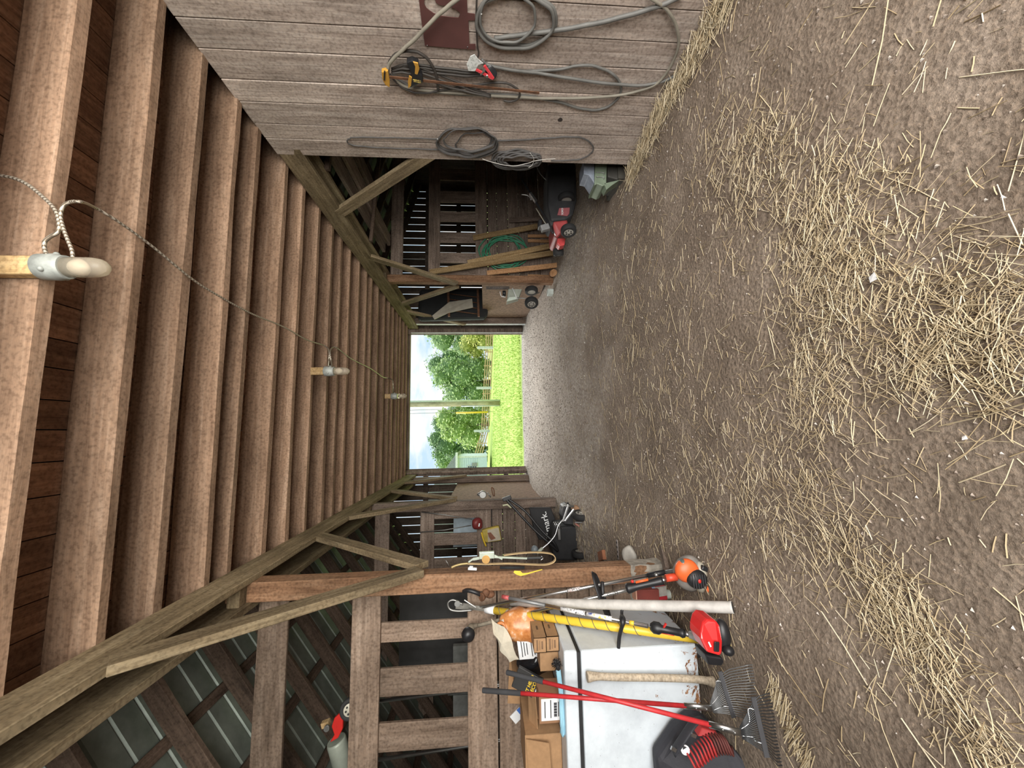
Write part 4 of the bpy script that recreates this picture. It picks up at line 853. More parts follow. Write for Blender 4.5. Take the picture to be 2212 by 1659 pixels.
# stones and scraps at the foot of the first post
STONE = flat('pale_stone', (.42, .4, .36), .9, var=.25, bump=.5, bscale=25)
p = at(1368, 1198, Z=.16); tag(B(MB().ball((p.x, p.y, p.z + .035), (.075, .06, .06)).jit(.03, 11), 'stone', STONE), 'pale cracked stone lying by the foot of the nearest left post', 'stone')
p = at(1308, 1200, Z=.17); tag(B(MB().box((p.x, p.y, p.z + .03), (.1, .2, .065), rotm(rz=.4)), 'brick', flat('red_brick', (.36, .15, .08), .9, var=.3, bump=.4), bevel=.006), 'worn red brick by the nearest left post', 'brick')
a, b = at(1332, 1166, Z=.2), at(1336, 1208, Z=.2); t = T('perforated_strap', (a + b) / 2, 'perforated metal strap lying by the red brick', 'strap')
B(MB().bar(a, b, .035, .004), 'strap', flat('pink_grey_steel', (.42, .37, .35), .6, .4), t)
for k in range(4): B(MB().lathe([(.011, 0), (.011, .0035)], a + (b - a) * (.14 + .24 * k) + V((0, 0, .002)), (0, 0, 1), 12), 'hole', RUBBER, t)
a, b = at(1428, 1176, Z=.06), at(1440, 1232, Z=.12); tag(timber('board_scrap', a, b, .07, .03, W_GREY), 'short grey wood scrap half sunk in the dirt by the nearest post', 'board')
# weathered foot of the nearest post
fb = MB().box((-1.15, 3.17, .16), (.146, .146, .42)); bmesh.ops.subdivide_edges(fb.bm, edges=fb.bm.edges, cuts=4, use_grid_fill=True); fb.jit(.012, 13)
B(fb, 'rotten_foot', flat('pale_rotten_wood', (.36, .33, .28), .95, var=.5, scale=14, bump=.6, bscale=30), lp, label='pale crumbling foot of the post')
# ---------- cords, clamps and a sign hung on the plank wall ----------
WX = 2.694
def wp(pts, dx=0.0): return [at(x, y, X=WX - dx) for x, y in pts]
def cord(name, pts, r, mat, lab, cat, dx=.0, n=5, parent=None, **k):
    P = cr_pts(wp(pts, dx), n); P = [p + V((-.004 * abs(math.sin(i * .7)), 0, 0)) for i, p in enumerate(P)]
    o = B(MB().tube(P, r, 8, **k), name, mat, parent)
    return tag(o, lab, cat) if parent is None else o
def nail(parent, x, y): B(MB().tube([at(x, y, X=2.712), at(x, y, X=2.655)], .004, 6), 'nail', DULL, parent)
GREYC = flat('grey_cable', (.13, .127, .118), .6, var=.25); GREYL = flat('pale_grey_hose', (.22, .2, .16), .65, var=.2); DKC = flat('dark_cable', (.045, .038, .033), .6, var=.3); BELT = flat('dusty_black_hose', (.085, .08, .078), .7, var=.35)
# loops over the clamp
t = T('jumper_cable', at(1045, 150, X=WX), 'long grey jumper cable looped down the plank wall with a red clamp', 'cable')
nail(t, 842, 165)
cord('cable', [(1040, 128), (1062, 142), (1120, 152), (1200, 150), (1260, 140), (1300, 147), (1330, 165), (1342, 192), (1330, 217), (1300, 235), (1260, 235), (1200, 218), (1120, 205), (1000, 203), (920, 195), (880, 183), (846, 160)], .010, GREYC, '', '', parent=t)
cord('cable', [(1050, 138), (1090, 148), (1180, 160), (1280, 176), (1380, 184), (1440, 172), (1490, 140), (1530, 80), (1560, 15), (1562, -12)], .011, GREYC, '', '', dx=.012, parent=t)
cord('cable', [(1400, -8), (1440, 20), (1461, 58), (1465, 100), (1445, 148), (1410, 185), (1330, 206), (1220, 212), (1130, 210), (1010, 202), (930, 196), (880, 188), (850, 170)], .0105, GREYL, '', '', dx=.015, parent=t)
for dy, r in ((0, .009), (7, .010), (-5, .008)): cord('cable', [(848, 152 + dy * .3), (880, 143 + dy), (930, 148 + dy), (1000, 156 + dy), (1045, 158 + dy * .5)], r, DKC, '', '', dx=.02, parent=t)
for px, py, sgn in ((1062, 162, 1),):
    a, b = at(1028, 150, X=2.64), at(1066, 170, X=2.63); c = at(1046, 141, X=2.64)
    RC = flat('red_clamp', (.6, .05, .06), .4)
    cl_ = B(MB().bar(a, b, .012, .02).bar(c, b, .012, .02), 'clamp_jaw', RC, t, bevel=.004); B(MB().bar(at(1038, 162, X=2.63), at(1048, 150, X=2.63), .008, .008), 'jaw_spring', DULL, cl_); B(MB().lathe([(.01, -.012), (.01, .012)], at(1052, 163, X=2.635), (1, 0, 0), 12), 'pivot', STEEL, cl_)
    B(MB().ball(at(1060, 158, X=2.66), (.02, .045, .04)).jit(.02, 20), 'black_clamp', BLACK, t)
B(MB().prism([at(x, y, X=2.635) for x, y in ((1008, 139), (1016, 122), (1025, 118), (1033, 128), (1044, 137), (1033, 140), (1026, 154), (1012, 153))], (.004, 0, 0)), 'paper_tag', flat('white_paper_tag', (.62, .64, .62), .7, stops=[(.42, (.45, .47, .45)), (.5, (.68, .7, .68))], scale=60), t)
t = T('bundled_cord', at(880, 150, X=WX), 'dark brown cord bundled in loops behind the yellow bar clamp', 'cord')
cord('loop', [(838, 158), (842, 132), (858, 115), (885, 109), (912, 117), (932, 138), (944, 168), (946, 192)], .0105, DKC, '', '', dx=.03, parent=t)
cord('loop', [(842, 160), (862, 183), (888, 197), (920, 200), (980, 190), (1040, 181), (1088, 178), (1118, 192), (1122, 208), (1108, 218), (1088, 217)], .008, DKC, '', '', dx=.022, parent=t)
for q in (0, 1, 2): cord('strand', [(846, 148 + 5 * q), (870, 140 + 8 * q), (900, 143 + 10 * q), (960, 165 + 10 * q), (1020, 190 + 5 * q), (1060, 205 + 2 * q)], .0075, DKC, '', '', dx=.02 + .008 * q, parent=t)
cord('grey_hose', [(1000, -12), (970, 12), (940, 38), (900, 80), (865, 112), (845, 132), (838, 148), (838, 160)], .0125, GREYL, 'pale grey hose slanting down over the maroon sign to the bar clamp', 'hose', dx=.045)
t = T('bar_clamp', at(880, 170, X=WX), 'yellow and black quick bar clamp hung flat on the plank wall', 'clamp')
B(MB().bar(at(838, 166, X=2.63), at(1165, 201, X=2.66), .018, .006, (1, 0, 0)), 'bar', RUSTY, t)
YO = flat('amber_plastic', (.52, .27, .04), .5, var=.2)
B(MB().prism([at(x, y, X=2.62) for x, y in ((824, 156), (838, 153), (842, 175), (842, 190), (832, 184), (826, 172))], (.035, 0, 0)), 'fixed_jaw', YO, t, bevel=.005); B(MB().bar(at(831, 154, X=2.617), at(830, 172, X=2.617), .012, .01), 'jaw_pad', BLACK, t)
B(MB().prism([at(x, y, X=2.61) for x, y in ((878, 136), (890, 132), (904, 138), (905, 158), (912, 165), (914, 178), (900, 184), (886, 190), (882, 180), (890, 165), (886, 155))], (.045, 0, 0)), 'trigger_body', BLACK, t, bevel=.006)
B(MB().prism([at(x, y, X=2.605) for x, y in ((892, 134), (903, 137), (906, 150), (902, 162), (896, 160), (897, 145))], (.01, 0, 0)), 'trigger_handle', YO, t, bevel=.003); B(MB().prism([at(x, y, X=2.605) for x, y in ((884, 164), (890, 168), (888, 186), (882, 192), (881, 178))], (.01, 0, 0)), 'moving_jaw', YO, t, bevel=.003)
B(MB().bar(at(892, 174, X=2.606), at(909, 177, X=2.606), .02, .003, (1, 0, 0)), 'name_plate', flat('plate_print', (.45, .33, .08), .5, stops=[(.45, (.05, .04, .03)), (.55, (.6, .45, .1))], scale=120), t)
# maroon sign with a cut out bird shape
def cutplate(name, outer, holes, X, thick, mat, parent):
    c = bpy.data.curves.new(name, 'CURVE'); c.dimensions = '2D'; c.fill_mode = 'BOTH'; c.extrude = thick / 2
    for pl_ in [outer] + holes:
        P = [at(x, y, X=X) for x, y in pl_]; s = c.splines.new('POLY'); s.points.add(len(P) - 1); s.use_cyclic_u = True
        for q, p in zip(s.points, P): q.co = (p.y, p.z, 0, 1)
    o = bpy.data.objects.new(name, c); COL.objects.link(o); dg = bpy.context.evaluated_depsgraph_get(); me = bpy.data.meshes.new_from_object(o.evaluated_get(dg)); bpy.data.objects.remove(o)
    M = Matrix(((0, 0, 1, X), (1, 0, 0, 0), (0, 1, 0, 0), (0, 0, 0, 1))); me.transform(Matrix.Translation(-wloc(parent)) @ M); me.materials.clear(); return link(name, me, mat, parent)
t = T('metal_sign', at(965, 60, X=2.7), 'maroon metal sign with a cut out bird shape on the plank wall', 'sign')
cutplate('plate', [(902, -30), (905, 0), (911, 50), (918, 98), (975, 103), (1027, 107), (1027, 95), (1014, 95), (1012, 44), (1026, 43), (1026, 30), (1010, 28), (1008, -30)],
         [[(916, 8), (922, 18), (936, 28), (952, 34), (975, 37), (990, 38), (994, 32), (992, 25), (982, 18), (968, 12), (952, 11), (942, 6), (938, -6), (918, -8)]], 2.702, .004, flat('maroon_paint', (.105, .04, .036), .6, var=.12), t)
for x, y in ((923, 98), (1010, 101)): B(MB().lathe([(.004, 0), (.004, .004)], at(x, y, X=2.698), (-1, 0, 0), 10), 'screw', STEEL, t)
# big coil by the sign
t = T('hose_coil', at(1115, 45, X=WX), 'large dark grey cable coiled in ovals beside the maroon sign', 'hose'); nail(t, 1040, 30)
def ring(cx, cy, rx, ry, n=16, ph=0.0, wob=2.0): return [(cx + rx * math.cos(2 * math.pi * k / n + ph) + wob * math.sin(k * 1.7), cy + ry * math.sin(2 * math.pi * k / n + ph) + wob * math.cos(k * 2.3)) for k in range(n)]
for cx, cy, rx, ry, r, dx in ((1115, 42, 86, 58, .0125, .0), (1112, 46, 84, 60, .0115, .022), (1096, 38, 60, 55, .009, .03)):
    B(MB().tube(cr_pts(wp(ring(cx, cy, rx, ry), dx), 4, True), r, 8, closed=True), 'loop', GREYC, t)
cord('tail', [(1068, 82), (1100, 78), (1160, 70), (1220, 62), (1300, 47), (1380, 26), (1440, 6), (1475, -12)], .014, GREYC, '', '', dx=.01, parent=t)
cord('hook_wire', [(1030, -10), (1029, 40), (1031, 95), (1034, 115), (1030, 128)], .006, DKC, '', '', dx=.005, parent=t)
# flat black hoses near the end of the wall
t = T('hose_coil', at(1010, 305, X=WX), 'flat black hose coiled in flat loops low on the last wall planks', 'hose'); nail(t, 945, 300)
for cx, cy, rx, ry, r, dx in ((1003, 303, 58, 27, .010, .0), (1008, 307, 64, 31, .010, .02), (1014, 302, 55, 24, .008, .035), (1030, 312, 45, 26, .008, .012)):
    B(MB().tube(cr_pts(wp(ring(cx, cy, rx, ry, ph=.3), dx), 4, True), r, 8, closed=True, flat=(r * 1.3, r * .7)), 'loop', BELT, t)
cord('long_loop', [(950, 300), (900, 298), (840, 297), (770, 296), (755, 299), (750, 304), (754, 310), (775, 315), (830, 319), (900, 321), (950, 323)], .006, BELT, '', '', parent=t)
cord('long_loop', [(1060, 303), (1120, 302), (1180, 298), (1230, 295), (1262, 299), (1280, 314), (1279, 328), (1262, 340), (1240, 345), (1190, 347)], .007, BELT, '', '', parent=t)
t = T('hose_coil', at(1115, 345, X=WX), 'bundle of black hose hanging past the lower edge of the plank wall', 'hose')
for k in range(6):
    B(MB().tube(cr_pts([p + V((.0, 0, 0)) for p in wp(ring(1115 + 2 * k, 345 + 1.5 * (k % 3), 54 - 3 * k, 21 - 2 * k, ph=.2 * k), .01 * k)], 4, True), .009, 8, closed=True), 'loop', BELT, t)
cord('string', [(1042, 343), (1075, 353), (1108, 358), (1140, 352), (1160, 346), (1200, 342)], .0025, flat('white_string', (.6, .58, .54), .8), '', '', dx=.07, parent=t); cord('string', [(1145, 330), (1153, 342), (1150, 355), (1142, 362)], .0025, bpy.data.materials['white_string'], '', '', dx=.075, parent=t)
kh = MB().lathe([(.022, 0), (.02, .004)], at(1210, 258, X=2.7108), (-1, 0, 0), 14); kh.jit(.004, 60); B(kh, 'knot_hole', flat('knot_dark', (.03, .022, .018), .9), wr)
# ---------- ceiling lights on an armoured cable ----------
FX = flat('grey_cast_fixture', (.37, .39, .37), .6, .2, var=.3, scale=22); GLASS = None
m, nt_, p = newmat('dusty_glass'); p.inputs['Base Color'].default_value = (.72, .64, .52, 1); p.inputs['Roughness'].default_value = .22; p.inputs['Transmission Weight'].default_value = .75; p.inputs['IOR'].default_value = 1.2; GLASS = m
def lamp(lab, ytop, px, py, s, hang, blk=True):
    """jar shaped bulkhead light hanging by a wood block on a joist"""
    c = at(px, py, Y=ytop); t = T('ceiling_light', c, lab, 'light', 'jar lights under the joists')
    if blk: timber('wood_block', c + V((0, .0, .012)), V((c.x, c.y, c.z + hang)), .085 * s, .05, W_NEW, t, up=(0, 1, 0), jit=.001)
    d = V((0, 0, -1)); B(MB().lathe([(.035 * s, 0), (.056 * s, .012 * s), (.058 * s, .075 * s), (.052 * s, .095 * s), (.05 * s, .115 * s)], c + V((0, 0, .012)), d, 24), 'fixture_box', FX, t)
    for a in (0, 2.1, 4.2): B(MB().ball(c + V((.058 * s * math.cos(a), .058 * s * math.sin(a), -.05 * s)), .012 * s, sub=2), 'boss', FX, t)
    B(MB().lathe([(.043 * s, 0), (.044 * s, .05 * s), (.043 * s, .11 * s), (.036 * s, .145 * s), (.02 * s, .165 * s), (.001, .172 * s)], c + V((0, 0, -.1 * s)), d, 24), 'glass_jar', GLASS, t)
    B(MB().ball(c + V((0, 0, -.155 * s)), (.028 * s, .028 * s, .04 * s)), 'bulb', flat('white_bulb', (.75, .72, .66), .3), t)
    return t, c
l1, c1 = lamp('nearest ceiling light, a big dusty glass jar on a yellowish wood block', 1.72, 92, 577, 1.0, .5)
l2, c2 = lamp('middle ceiling light, hanging from a pale block on a joist', 4.36, 702, 802, 1.0, .15)
l3, c3 = lamp('farthest ceiling light, a tiny jar near the far doorway', 7.02, 846, 856, 1.0, .12)
CABM, ntc, pc_ = newmat('armoured_cable'); Lk = ntc.links.new
tcx = nd(ntc, 'ShaderNodeTexCoord'); wv = nd(ntc, 'ShaderNodeTexWave', Scale=28.0, wave_type='BANDS', bands_direction='DIAGONAL'); Lk(tcx.outputs['Object'], wv.inputs['Vector']); rcx = ramp(ntc, wv.outputs['Fac'], [(.25, (.2, .16, .12)), (.6, (.62, .56, .47))]); Lk(rcx.outputs[0], pc_.inputs['Base Color'])
pc_.inputs['Metallic'].default_value = .6; pc_.inputs['Roughness'].default_value = .45
zc = ZC - .02; cz = lambda pts: [at(x, y, Z=zc) for x, y in pts]
Yn = lambda pts: [at(x, y, Y=1.69) for x, y in pts]
mb = MB()
mb.tube(cr_pts(Yn([(-30, 370), (0, 379), (30, 385), (62, 400), (100, 432), (120, 455), (127, 480), (126, 500), (108, 512), (97, 522), (96, 537), (102, 552)]), 6), .0075, 8)
mb.tube(cr_pts(Yn([(157, 556), (155, 540), (145, 515), (136, 490), (131, 468), (135, 448), (150, 437), (175, 436)]) + cz([(200, 446), (250, 475), (330, 533), (410, 599), (460, 632), (540, 676), (612, 706), (660, 733), (690, 743), (703, 748)]) + [at(711, 760, Y=4.3), at(709, 792, Y=4.32)], 5), .0072, 8)
mb.tube(cr_pts([at(718, 795, Y=4.34), at(713, 762, Y=4.3)] + cz([(718, 751), (728, 752), (760, 776), (800, 796), (826, 814), (838, 817)]) + [at(848, 822, Y=6.95), at(849, 850, Y=7.0)], 5), .008, 8)
o = B(mb, 'armoured_cable', CABM); tag(o, 'silver armoured cable stapled under the joists from light to light', 'cable')
# ---------- Exmark grass mower in the left middle bay ----------
Y = 5.2; q = lambda x, y, Y=5.2: at(x, y, Y=Y)
t = T('lawn_mower', (-1.5, 5.3, gz(-1.5, 5.2)), 'black walk behind lawn mower with a big grass bag and a white lettered panel', 'mower')
FAB = flat('black_bag_fabric', (.016, .016, .018), .75, var=.3, bump=.2)
B(MB().prism([q(1203, 1138), q(1235, 1136), q(1262, 1142), q(1287, 1166), q(1292, 1188), q(1290, 1212), q(1200, 1212), q(1190, 1180)], (.0, .42, 0)), 'grass_bag', FAB, t, bevel=.03)
B(MB().prism([q(1143, 1097, 5.75), q(1190, 1097, 5.75), q(1203, 1128, 5.7), q(1206, 1152, 5.65), q(1165, 1168, 5.65), q(1152, 1140, 5.7)], (0, .06, .0)), 'lettered_panel', FAB, t, bevel=.012)
a, b = q(1191, 1163, 5.63), q(1178, 1112, 5.63); r_ = (b - a).normalized(); text('eXmark.', .125, (a + b) / 2 + V((0, -.02, .02)), r_, V((-r_.z, 0, r_.x)), 'lettering', WHITE, t, bold=.001)
for off in (0, 14):
    B(MB().tube(cr_pts([q(1090 + off * .4, 1075 + off * .1, 5.25), q(1120 + off, 1108 - off * .3, 5.2), q(1155 + off, 1145, 5.15), q(1185 + off * .8, 1172, 5.1), q(1205, 1190, 5.12)], 5), .016, 8), 'handle_tube', BLACK, t)
B(MB().bar(q(1086, 1080, 5.25), q(1104, 1073, 5.25), .05, .05), 'control_box', BLACK, t, bevel=.008)
B(MB().tube([q(1086, 1092, 5.2), q(1096, 1090, 5.2), q(1104, 1097, 5.2)], .01, 8), 'lever', flat('pale_yellow_grip', (.6, .62, .4), .5), t)
B(MB().tube(cr_pts([q(1158, 1194, 5.02), q(1180, 1178, 5.02), q(1198, 1158, 5.04), q(1206, 1135, 5.06), q(1220, 1118, 5.08), q(1227, 1098, 5.1)], 5), .009, 8), 'chrome_tube', STEEL, t); B(MB().tube([q(1160, 1195, 5.0), q(1172, 1184, 5.0)], .02, 8), 'tube_grip', flat('pale_green_grip', (.5, .55, .46), .6), t)
wc = q(1255, 1113, 4.98)
def wheel(parent, c, R, wd, axis, rimmat, hub=.55):
    w_ = B(MB().lathe([(R * .6, -wd / 2), (R * .93, -wd / 2), (R, -wd * .3), (R, wd * .3), (R * .93, wd / 2), (R * .6, wd / 2), (R * .6, -wd / 2)], c, axis, 28, caps=False), 'tyre', RUBBER, parent)
    B(MB().lathe([(R * .66, -wd * .42), (R * .66, wd * .42), (R * .5, wd * .5), (R * .2, wd * .42), (R * .16, wd * .6)], c, axis, 24), 'rim', rimmat, w_)
    ax = V(axis).normalized(); u = ax.orthogonal().normalized(); v = ax.cross(u)
    for k in range(6): B(MB().lathe([(R * .1, 0), (R * .1, .003)], c + ax * wd * .47 + (u * math.cos(k * 1.05) + v * math.sin(k * 1.05)) * R * .36, ax, 10), 'rim_hole', RUBBER, w_)
    return w_
RIMG = flat('dusty_grey_rim', (.42, .4, .36), .6, .2, var=.3)
wheel(t, wc, .115, .07, (1, -.18, 0), RIMG); wheel(t, q(1238, 1092, 5.5), .1, .06, (1, -.18, 0), RIMG); wheel(t, wc + V((-.5, .1, 0)), .115, .07, (-1, 0, 0), RIMG)
B(MB().prism([q(1218, 1094, 5.3), q(1228, 1090, 5.3), q(1236, 1102, 5.3), q(1240, 1120, 5.3), q(1256, 1130, 5.3), q(1254, 1137, 5.3), q(1218, 1133, 5.3), q(1214, 1115, 5.3)], (0, .25, 0)), 'deck', flat('dark_deck', (.07, .07, .075), .4, .5, var=.3), t, bevel=.015)
B(MB().lathe([(.05, -.05), (.055, 0), (.05, .05)], q(1243, 1100, 5.15), (0, -1, .2), 16), 'brown_drum', flat('brown_drum', (.3, .17, .09), .7), t)
B(MB().bar(q(1206, 1136, 5.12), q(1208, 1165, 5.12), .05, .03), 'bracket', STEEL, t)
B(MB().bar(q(1216, 1127, 4.98), q(1228, 1090, 4.98), .03, .02), 'caster_arm', STEEL, t, bevel=.004); B(MB().bar(q(1220, 1126, 4.96), q(1240, 1100, 4.96), .025, .02), 'caster_arm', STEEL, t, bevel=.004); B(MB().tube([q(1212, 1097, 5.0), q(1218, 1092, 5.0), q(1240, 1094, 5.0)], .012, 8), 'axle_bar', DULL, t); B(MB().bar(q(1242, 1128, 4.98), q(1268, 1129, 4.98), .015, .015), 'axle_bar', STEEL, t)
for x in (1196, 1200, 1205): B(MB().tube([q(x, 1128, 5.08), q(x + 8, 1142, 5.08)], .006, 6), 'spring', STEEL, t)
B(MB().ball(q(1155, 1188, 5.3), (.06, .05, .05)), 'fuel_jug', flat('blue_grey_jug', (.25, .29, .32), .4), t); B(MB().bar(q(1242, 1130, 5.1), q(1257, 1140, 5.1), .06, .02), 'red_decal', flat('faded_red', (.4, .16, .12), .5), t)
# tools and sack hung on that partition
Y = 6.3; q = lambda x, y, Y=6.28: at(x, y, Y=Y)
t = T('hedge_trimmer', q(1030, 1130), 'dark red motor tool with two long thin rods on the second left partition', 'tool')
B(MB().ball(q(1032, 1131), (.1, .07, .09)).jit(.03, 9), 'motor', flat('dark_red_plastic', (.2, .03, .03), .5), t); B(MB().tube([q(1020, 1122), q(960, 1112), q(910, 1106)], .008, 6), 'rod', DULL, t); B(MB().tube([q(1018, 1135), q(960, 1145), q(905, 1150)], .008, 6), 'rod', DULL, t); B(MB().box(q(1035, 1134, 6.2), (.05, .005, .02), rotm(ry=.2)), 'label', WHITE, t)
t = T('printed_sack', q(1070, 1158), 'yellow and white printed sack hung on the second left partition', 'sack')
B(MB().prism([q(1040, 1146, 6.24), q(1052, 1142, 6.24), q(1078, 1136, 6.24), q(1084, 1168, 6.24), q(1052, 1173, 6.24), q(1045, 1170, 6.24)], (0, .09, 0)), 'sack', flat('yellow_sack', (.5, .38, .07), .6, var=.3), t, bevel=.02)
B(MB().prism([q(1053, 1145, 6.236), q(1077, 1140, 6.236), q(1082, 1166, 6.236), q(1054, 1171, 6.236)], (0, .004, 0)), 'picture', flat('cream_print', (.5, .44, .34), .6), t); B(MB().prism([q(1053, 1151, 6.233), q(1060, 1150, 6.233), q(1071, 1163, 6.233), q(1061, 1167, 6.233), q(1056, 1160, 6.233)], (0, .003, 0)), 'picture_print', flat('brown_red_print', (.24, .09, .05), .6), t)
B(MB().tube(cr_pts([q(1040, 1150, 6.22), q(1044, 1165, 6.22), q(1050, 1180, 6.22)], 4), .014, 6), 'yellow_cord', YELLOW, t)
t = B(MB().box((-1.72, 7.4, 1.75), (.75, .03, .75), rotm(rz=.2)), 'plastic_sheet', flat('pale_blue_panel', (.55, .68, .78), .5)); tag(t, 'pale blue plastic sheet standing in the far left bay behind the slats', 'sheet')
# winch on the second left post
q = lambda x, y, Y=6.2: at(x, y, Y=Y)
t = T('hand_winch', q(1043, 1068, 6.25), 'small dull hand winch bolted to the second left post', 'winch')
B(MB().lathe([(.05, -.05), (.06, -.02), (.06, .02), (.05, .05)], q(1043, 1068, 6.25), (0, -1, 0), 16).ball(q(1036, 1068, 6.25), (.03, .03, .04)), 'winch_body', DULL, t); B(MB().tube(cr_pts([q(1066, 1072, 6.22), q(1063, 1062, 6.22), q(1062, 1053, 6.22), q(1067, 1058, 6.22), q(1068, 1072, 6.22)], 4), .008, 6), 'handle', RUSTY, t); B(MB().tube([q(1053, 1064, 6.22), q(1060, 1074, 6.22)], .01, 6), 'pawl', DULL, t)
# ---------- red mower with black bag in the right bay ----------
q = lambda x, y, Y=4.75: at(x, y, Y=Y)
t = T('lawn_mower', (3.2, 4.8, gz(3.1, 4.75)), 'red and black lawn mower with a dark grass bag in the right bay', 'mower')
B(MB().prism([q(1184, 352), q(1245, 350), q(1247, 430), q(1238, 465), q(1222, 475), q(1190, 478), q(1183, 440)], (0, .45, .0)), 'grass_bag', flat('charcoal_bag_fabric', (.03, .03, .032), .7, var=.25), t, bevel=.04)
bd = B(MB().prism([q(1204, 464, 4.735), q(1208, 449, 4.735), q(1231, 448, 4.735), q(1230, 461, 4.735), q(1226, 466, 4.735)], (0, .02, 0)), 'badge', flat('faded_red_badge', (.35, .1, .11), .6), t, bevel=.006)
text('TORO', .035, q(1215, 457, 4.73), (1, 0, 0), (0, 0, 1), 'lettering', WHITE, bd, bold=.0008)
B(MB().tube(cr_pts([q(1128, 388, 4.8), q(1150, 425, 4.75), q(1172, 460, 4.7), q(1186, 485, 4.65), q(1194, 505, 4.65)], 5), .014, 8), 'handle_tube', BLACK, t); B(MB().bar(q(1145, 418, 4.72), q(1158, 436, 4.72), .05, .03), 'lever', ALU, t); B(MB().tube(cr_pts([q(1126, 420, 4.7), q(1140, 422, 4.7), q(1148, 432, 4.7)], 3), .006, 6), 'control_rod', DULL, t)
B(MB().tube(cr_pts([q(1158, 450, 4.66), q(1175, 478, 4.64), q(1188, 497, 4.64)], 4), .007, 6), 'cable', GREYL, t); B(MB().tube(cr_pts([q(1160, 360, 4.9), q(1170, 378, 4.9), q(1184, 392, 4.9)], 4), .008, 6), 'bag_rod', DULL, t)
B(MB().bar(q(1168, 495, 4.62), q(1186, 490, 4.62), .07, .08), 'engine_top', flat('grey_engine_cover', (.2, .2, .2), .5), t, bevel=.01); B(MB().bar(q(1166, 478, 4.7), q(1166, 494, 4.7), .1, .05), 'black_box', BLACK, t, bevel=.01)
B(MB().prism([q(1195, 478, 4.72), q(1226, 474, 4.72), q(1228, 492, 4.72), q(1212, 505, 4.74), q(1204, 515, 4.76), q(1197, 508, 4.74)], (0, .4, 0)), 'deck', flat('worn_red_deck', (.33, .05, .05), .45, var=.4), t, bevel=.02)
B(MB().prism([q(1204, 514, 4.74), q(1222, 514, 4.74), q(1220, 529, 4.74), q(1209, 532, 4.74), q(1203, 525, 4.74)], (0, .12, 0)), 'red_cover', flat('bright_red_cover', (.5, .06, .06), .35), t, bevel=.012)
wheel(t, q(1228, 498, 4.5), .1, .07, (-1, -.2, .0), RIMG); wheel(t, q(1206, 545, 5.0), .075, .09, (1, -.3, .05), RIMG); wheel(t, q(1228, 500, 4.7) + V((.5, .04, 0)), .115, .07, (1, 0, 0), RIMG)
B(MB().tube([q(1200, 510, 4.58), q(1196, 500, 4.6), q(1192, 488, 4.62)], .008, 6), 'chrome_rod', STEEL, t)
# green machine behind the end of the wall
q = lambda x, y, Y=3.72: at(x, y, Y=Y)
t = T('pump_unit', q(1350, 380), 'green and grey metal machine poking out past the end of the plank wall', 'machine')
B(MB().prism([q(1286, 345), q(1312, 345), q(1310, 398), q(1302, 402), q(1290, 397), q(1284, 400)], (0, .25, 0)), 'green_box', GRNST, t, bevel=.008)
B(MB().prism([q(1261, 345), q(1284, 345), q(1284, 396), q(1276, 384), q(1272, 378), q(1261, 376)], (.0, .2, 0)), 'grey_box', flat('blue_grey_paint', (.22, .25, .3), .5, var=.4), t, bevel=.006)
B(MB().prism([q(1312, 345), q(1346, 345), q(1344, 380), q(1335, 388), q(1313, 382)], (0, .3, 0)), 'dark_housing', flat('grimy_black', (.045, .042, .036), .7), t, bevel=.01)
B(MB().prism([q(1305, 396), q(1322, 392), q(1340, 388), q(1322, 400), q(1310, 410)], (0, .12, 0)), 'foot_plate', GRNST, t, bevel=.004)
for y0_ in (372, 382): B(MB().tube(cr_pts([q(1288, y0_, 3.71), q(1304, y0_ + 1, 3.71), q(1304, y0_ + 5, 3.71)], 3), .004, 6), 'wire_clip', DULL, t)
B(MB().box((2.93, 3.9, gz(2.9, 3.9) + .03), (.5, .4, .09)), 'base', flat('grimy_base', (.06, .055, .045), .8), t)
# ---------- green hose and leaning lumber at the right partition ----------
q = lambda x, y, Y=6.93: at(x, y, Y=Y)
HG = flat('green_hose_rubber', (.06, .30, .17), .4, var=.15)
t = T('garden_hose', q(1090, 545), 'green garden hose coiled in big loops on the right partition', 'hose')
for k in range(7):
    rx, ry = 51 - 5.5 * (k % 4), 35 - 4.5 * ((k * 2) % 3); B(MB().tube(cr_pts([q(x, y, 6.93 - .018 * (k % 4)) for x, y in ring(1086 + 5.5 * (k % 3), 544 + 1.6 * k - 5, rx, ry, 14, .3 * k, 1.2)], 4, True), .011, 8, closed=True), 'loop', HG, t)
def board(lab, a, b, w_, th, mat): return tag(timber('lumber', a, b, w_, th, mat, up=(0, -1, .1)), lab, 'board', 'new lumber leaning on the right partition')
board('short slim lumber leaning nearest the mower, above the green hose', q(1022, 514, 6.9), q(1165, 488, 6.72), .1, .035, W_NEW)
board('longest board leaning over the green hose, reaching up between the slats', q(928, 588, 6.88), q(1195, 546, 6.66), .1, .038, W_NEW)
board('second board lying against the longest one by the green hose', q(1010, 568, 6.84), q(1196, 530, 6.62), .1, .038, W_NEW)
board('orange toned board leaning nearest the right post', q(1052, 590, 6.86), q(1212, 572, 6.55), .09, .035, W_NEWO)
board('short dull lumber standing behind the red mower', q(1100, 476, 6.9), q(1168, 472, 6.8), .1, .03, W_GREY)
for k, (ya, yb) in enumerate(((500, 500), (510, 511), (586, 588))): tag(timber('lumber', q(1140, ya + 10, 6.95), q(1196, yb + 10, 6.93), .06, .025, W_NEWO, up=(0, -1, 0)), ('thin orange strip upright behind the coiled hose, nearest the mower', 'thin orange strip upright behind the coiled hose, second from the mower', 'thin orange strip upright between the orange board and the post')[k], 'board')
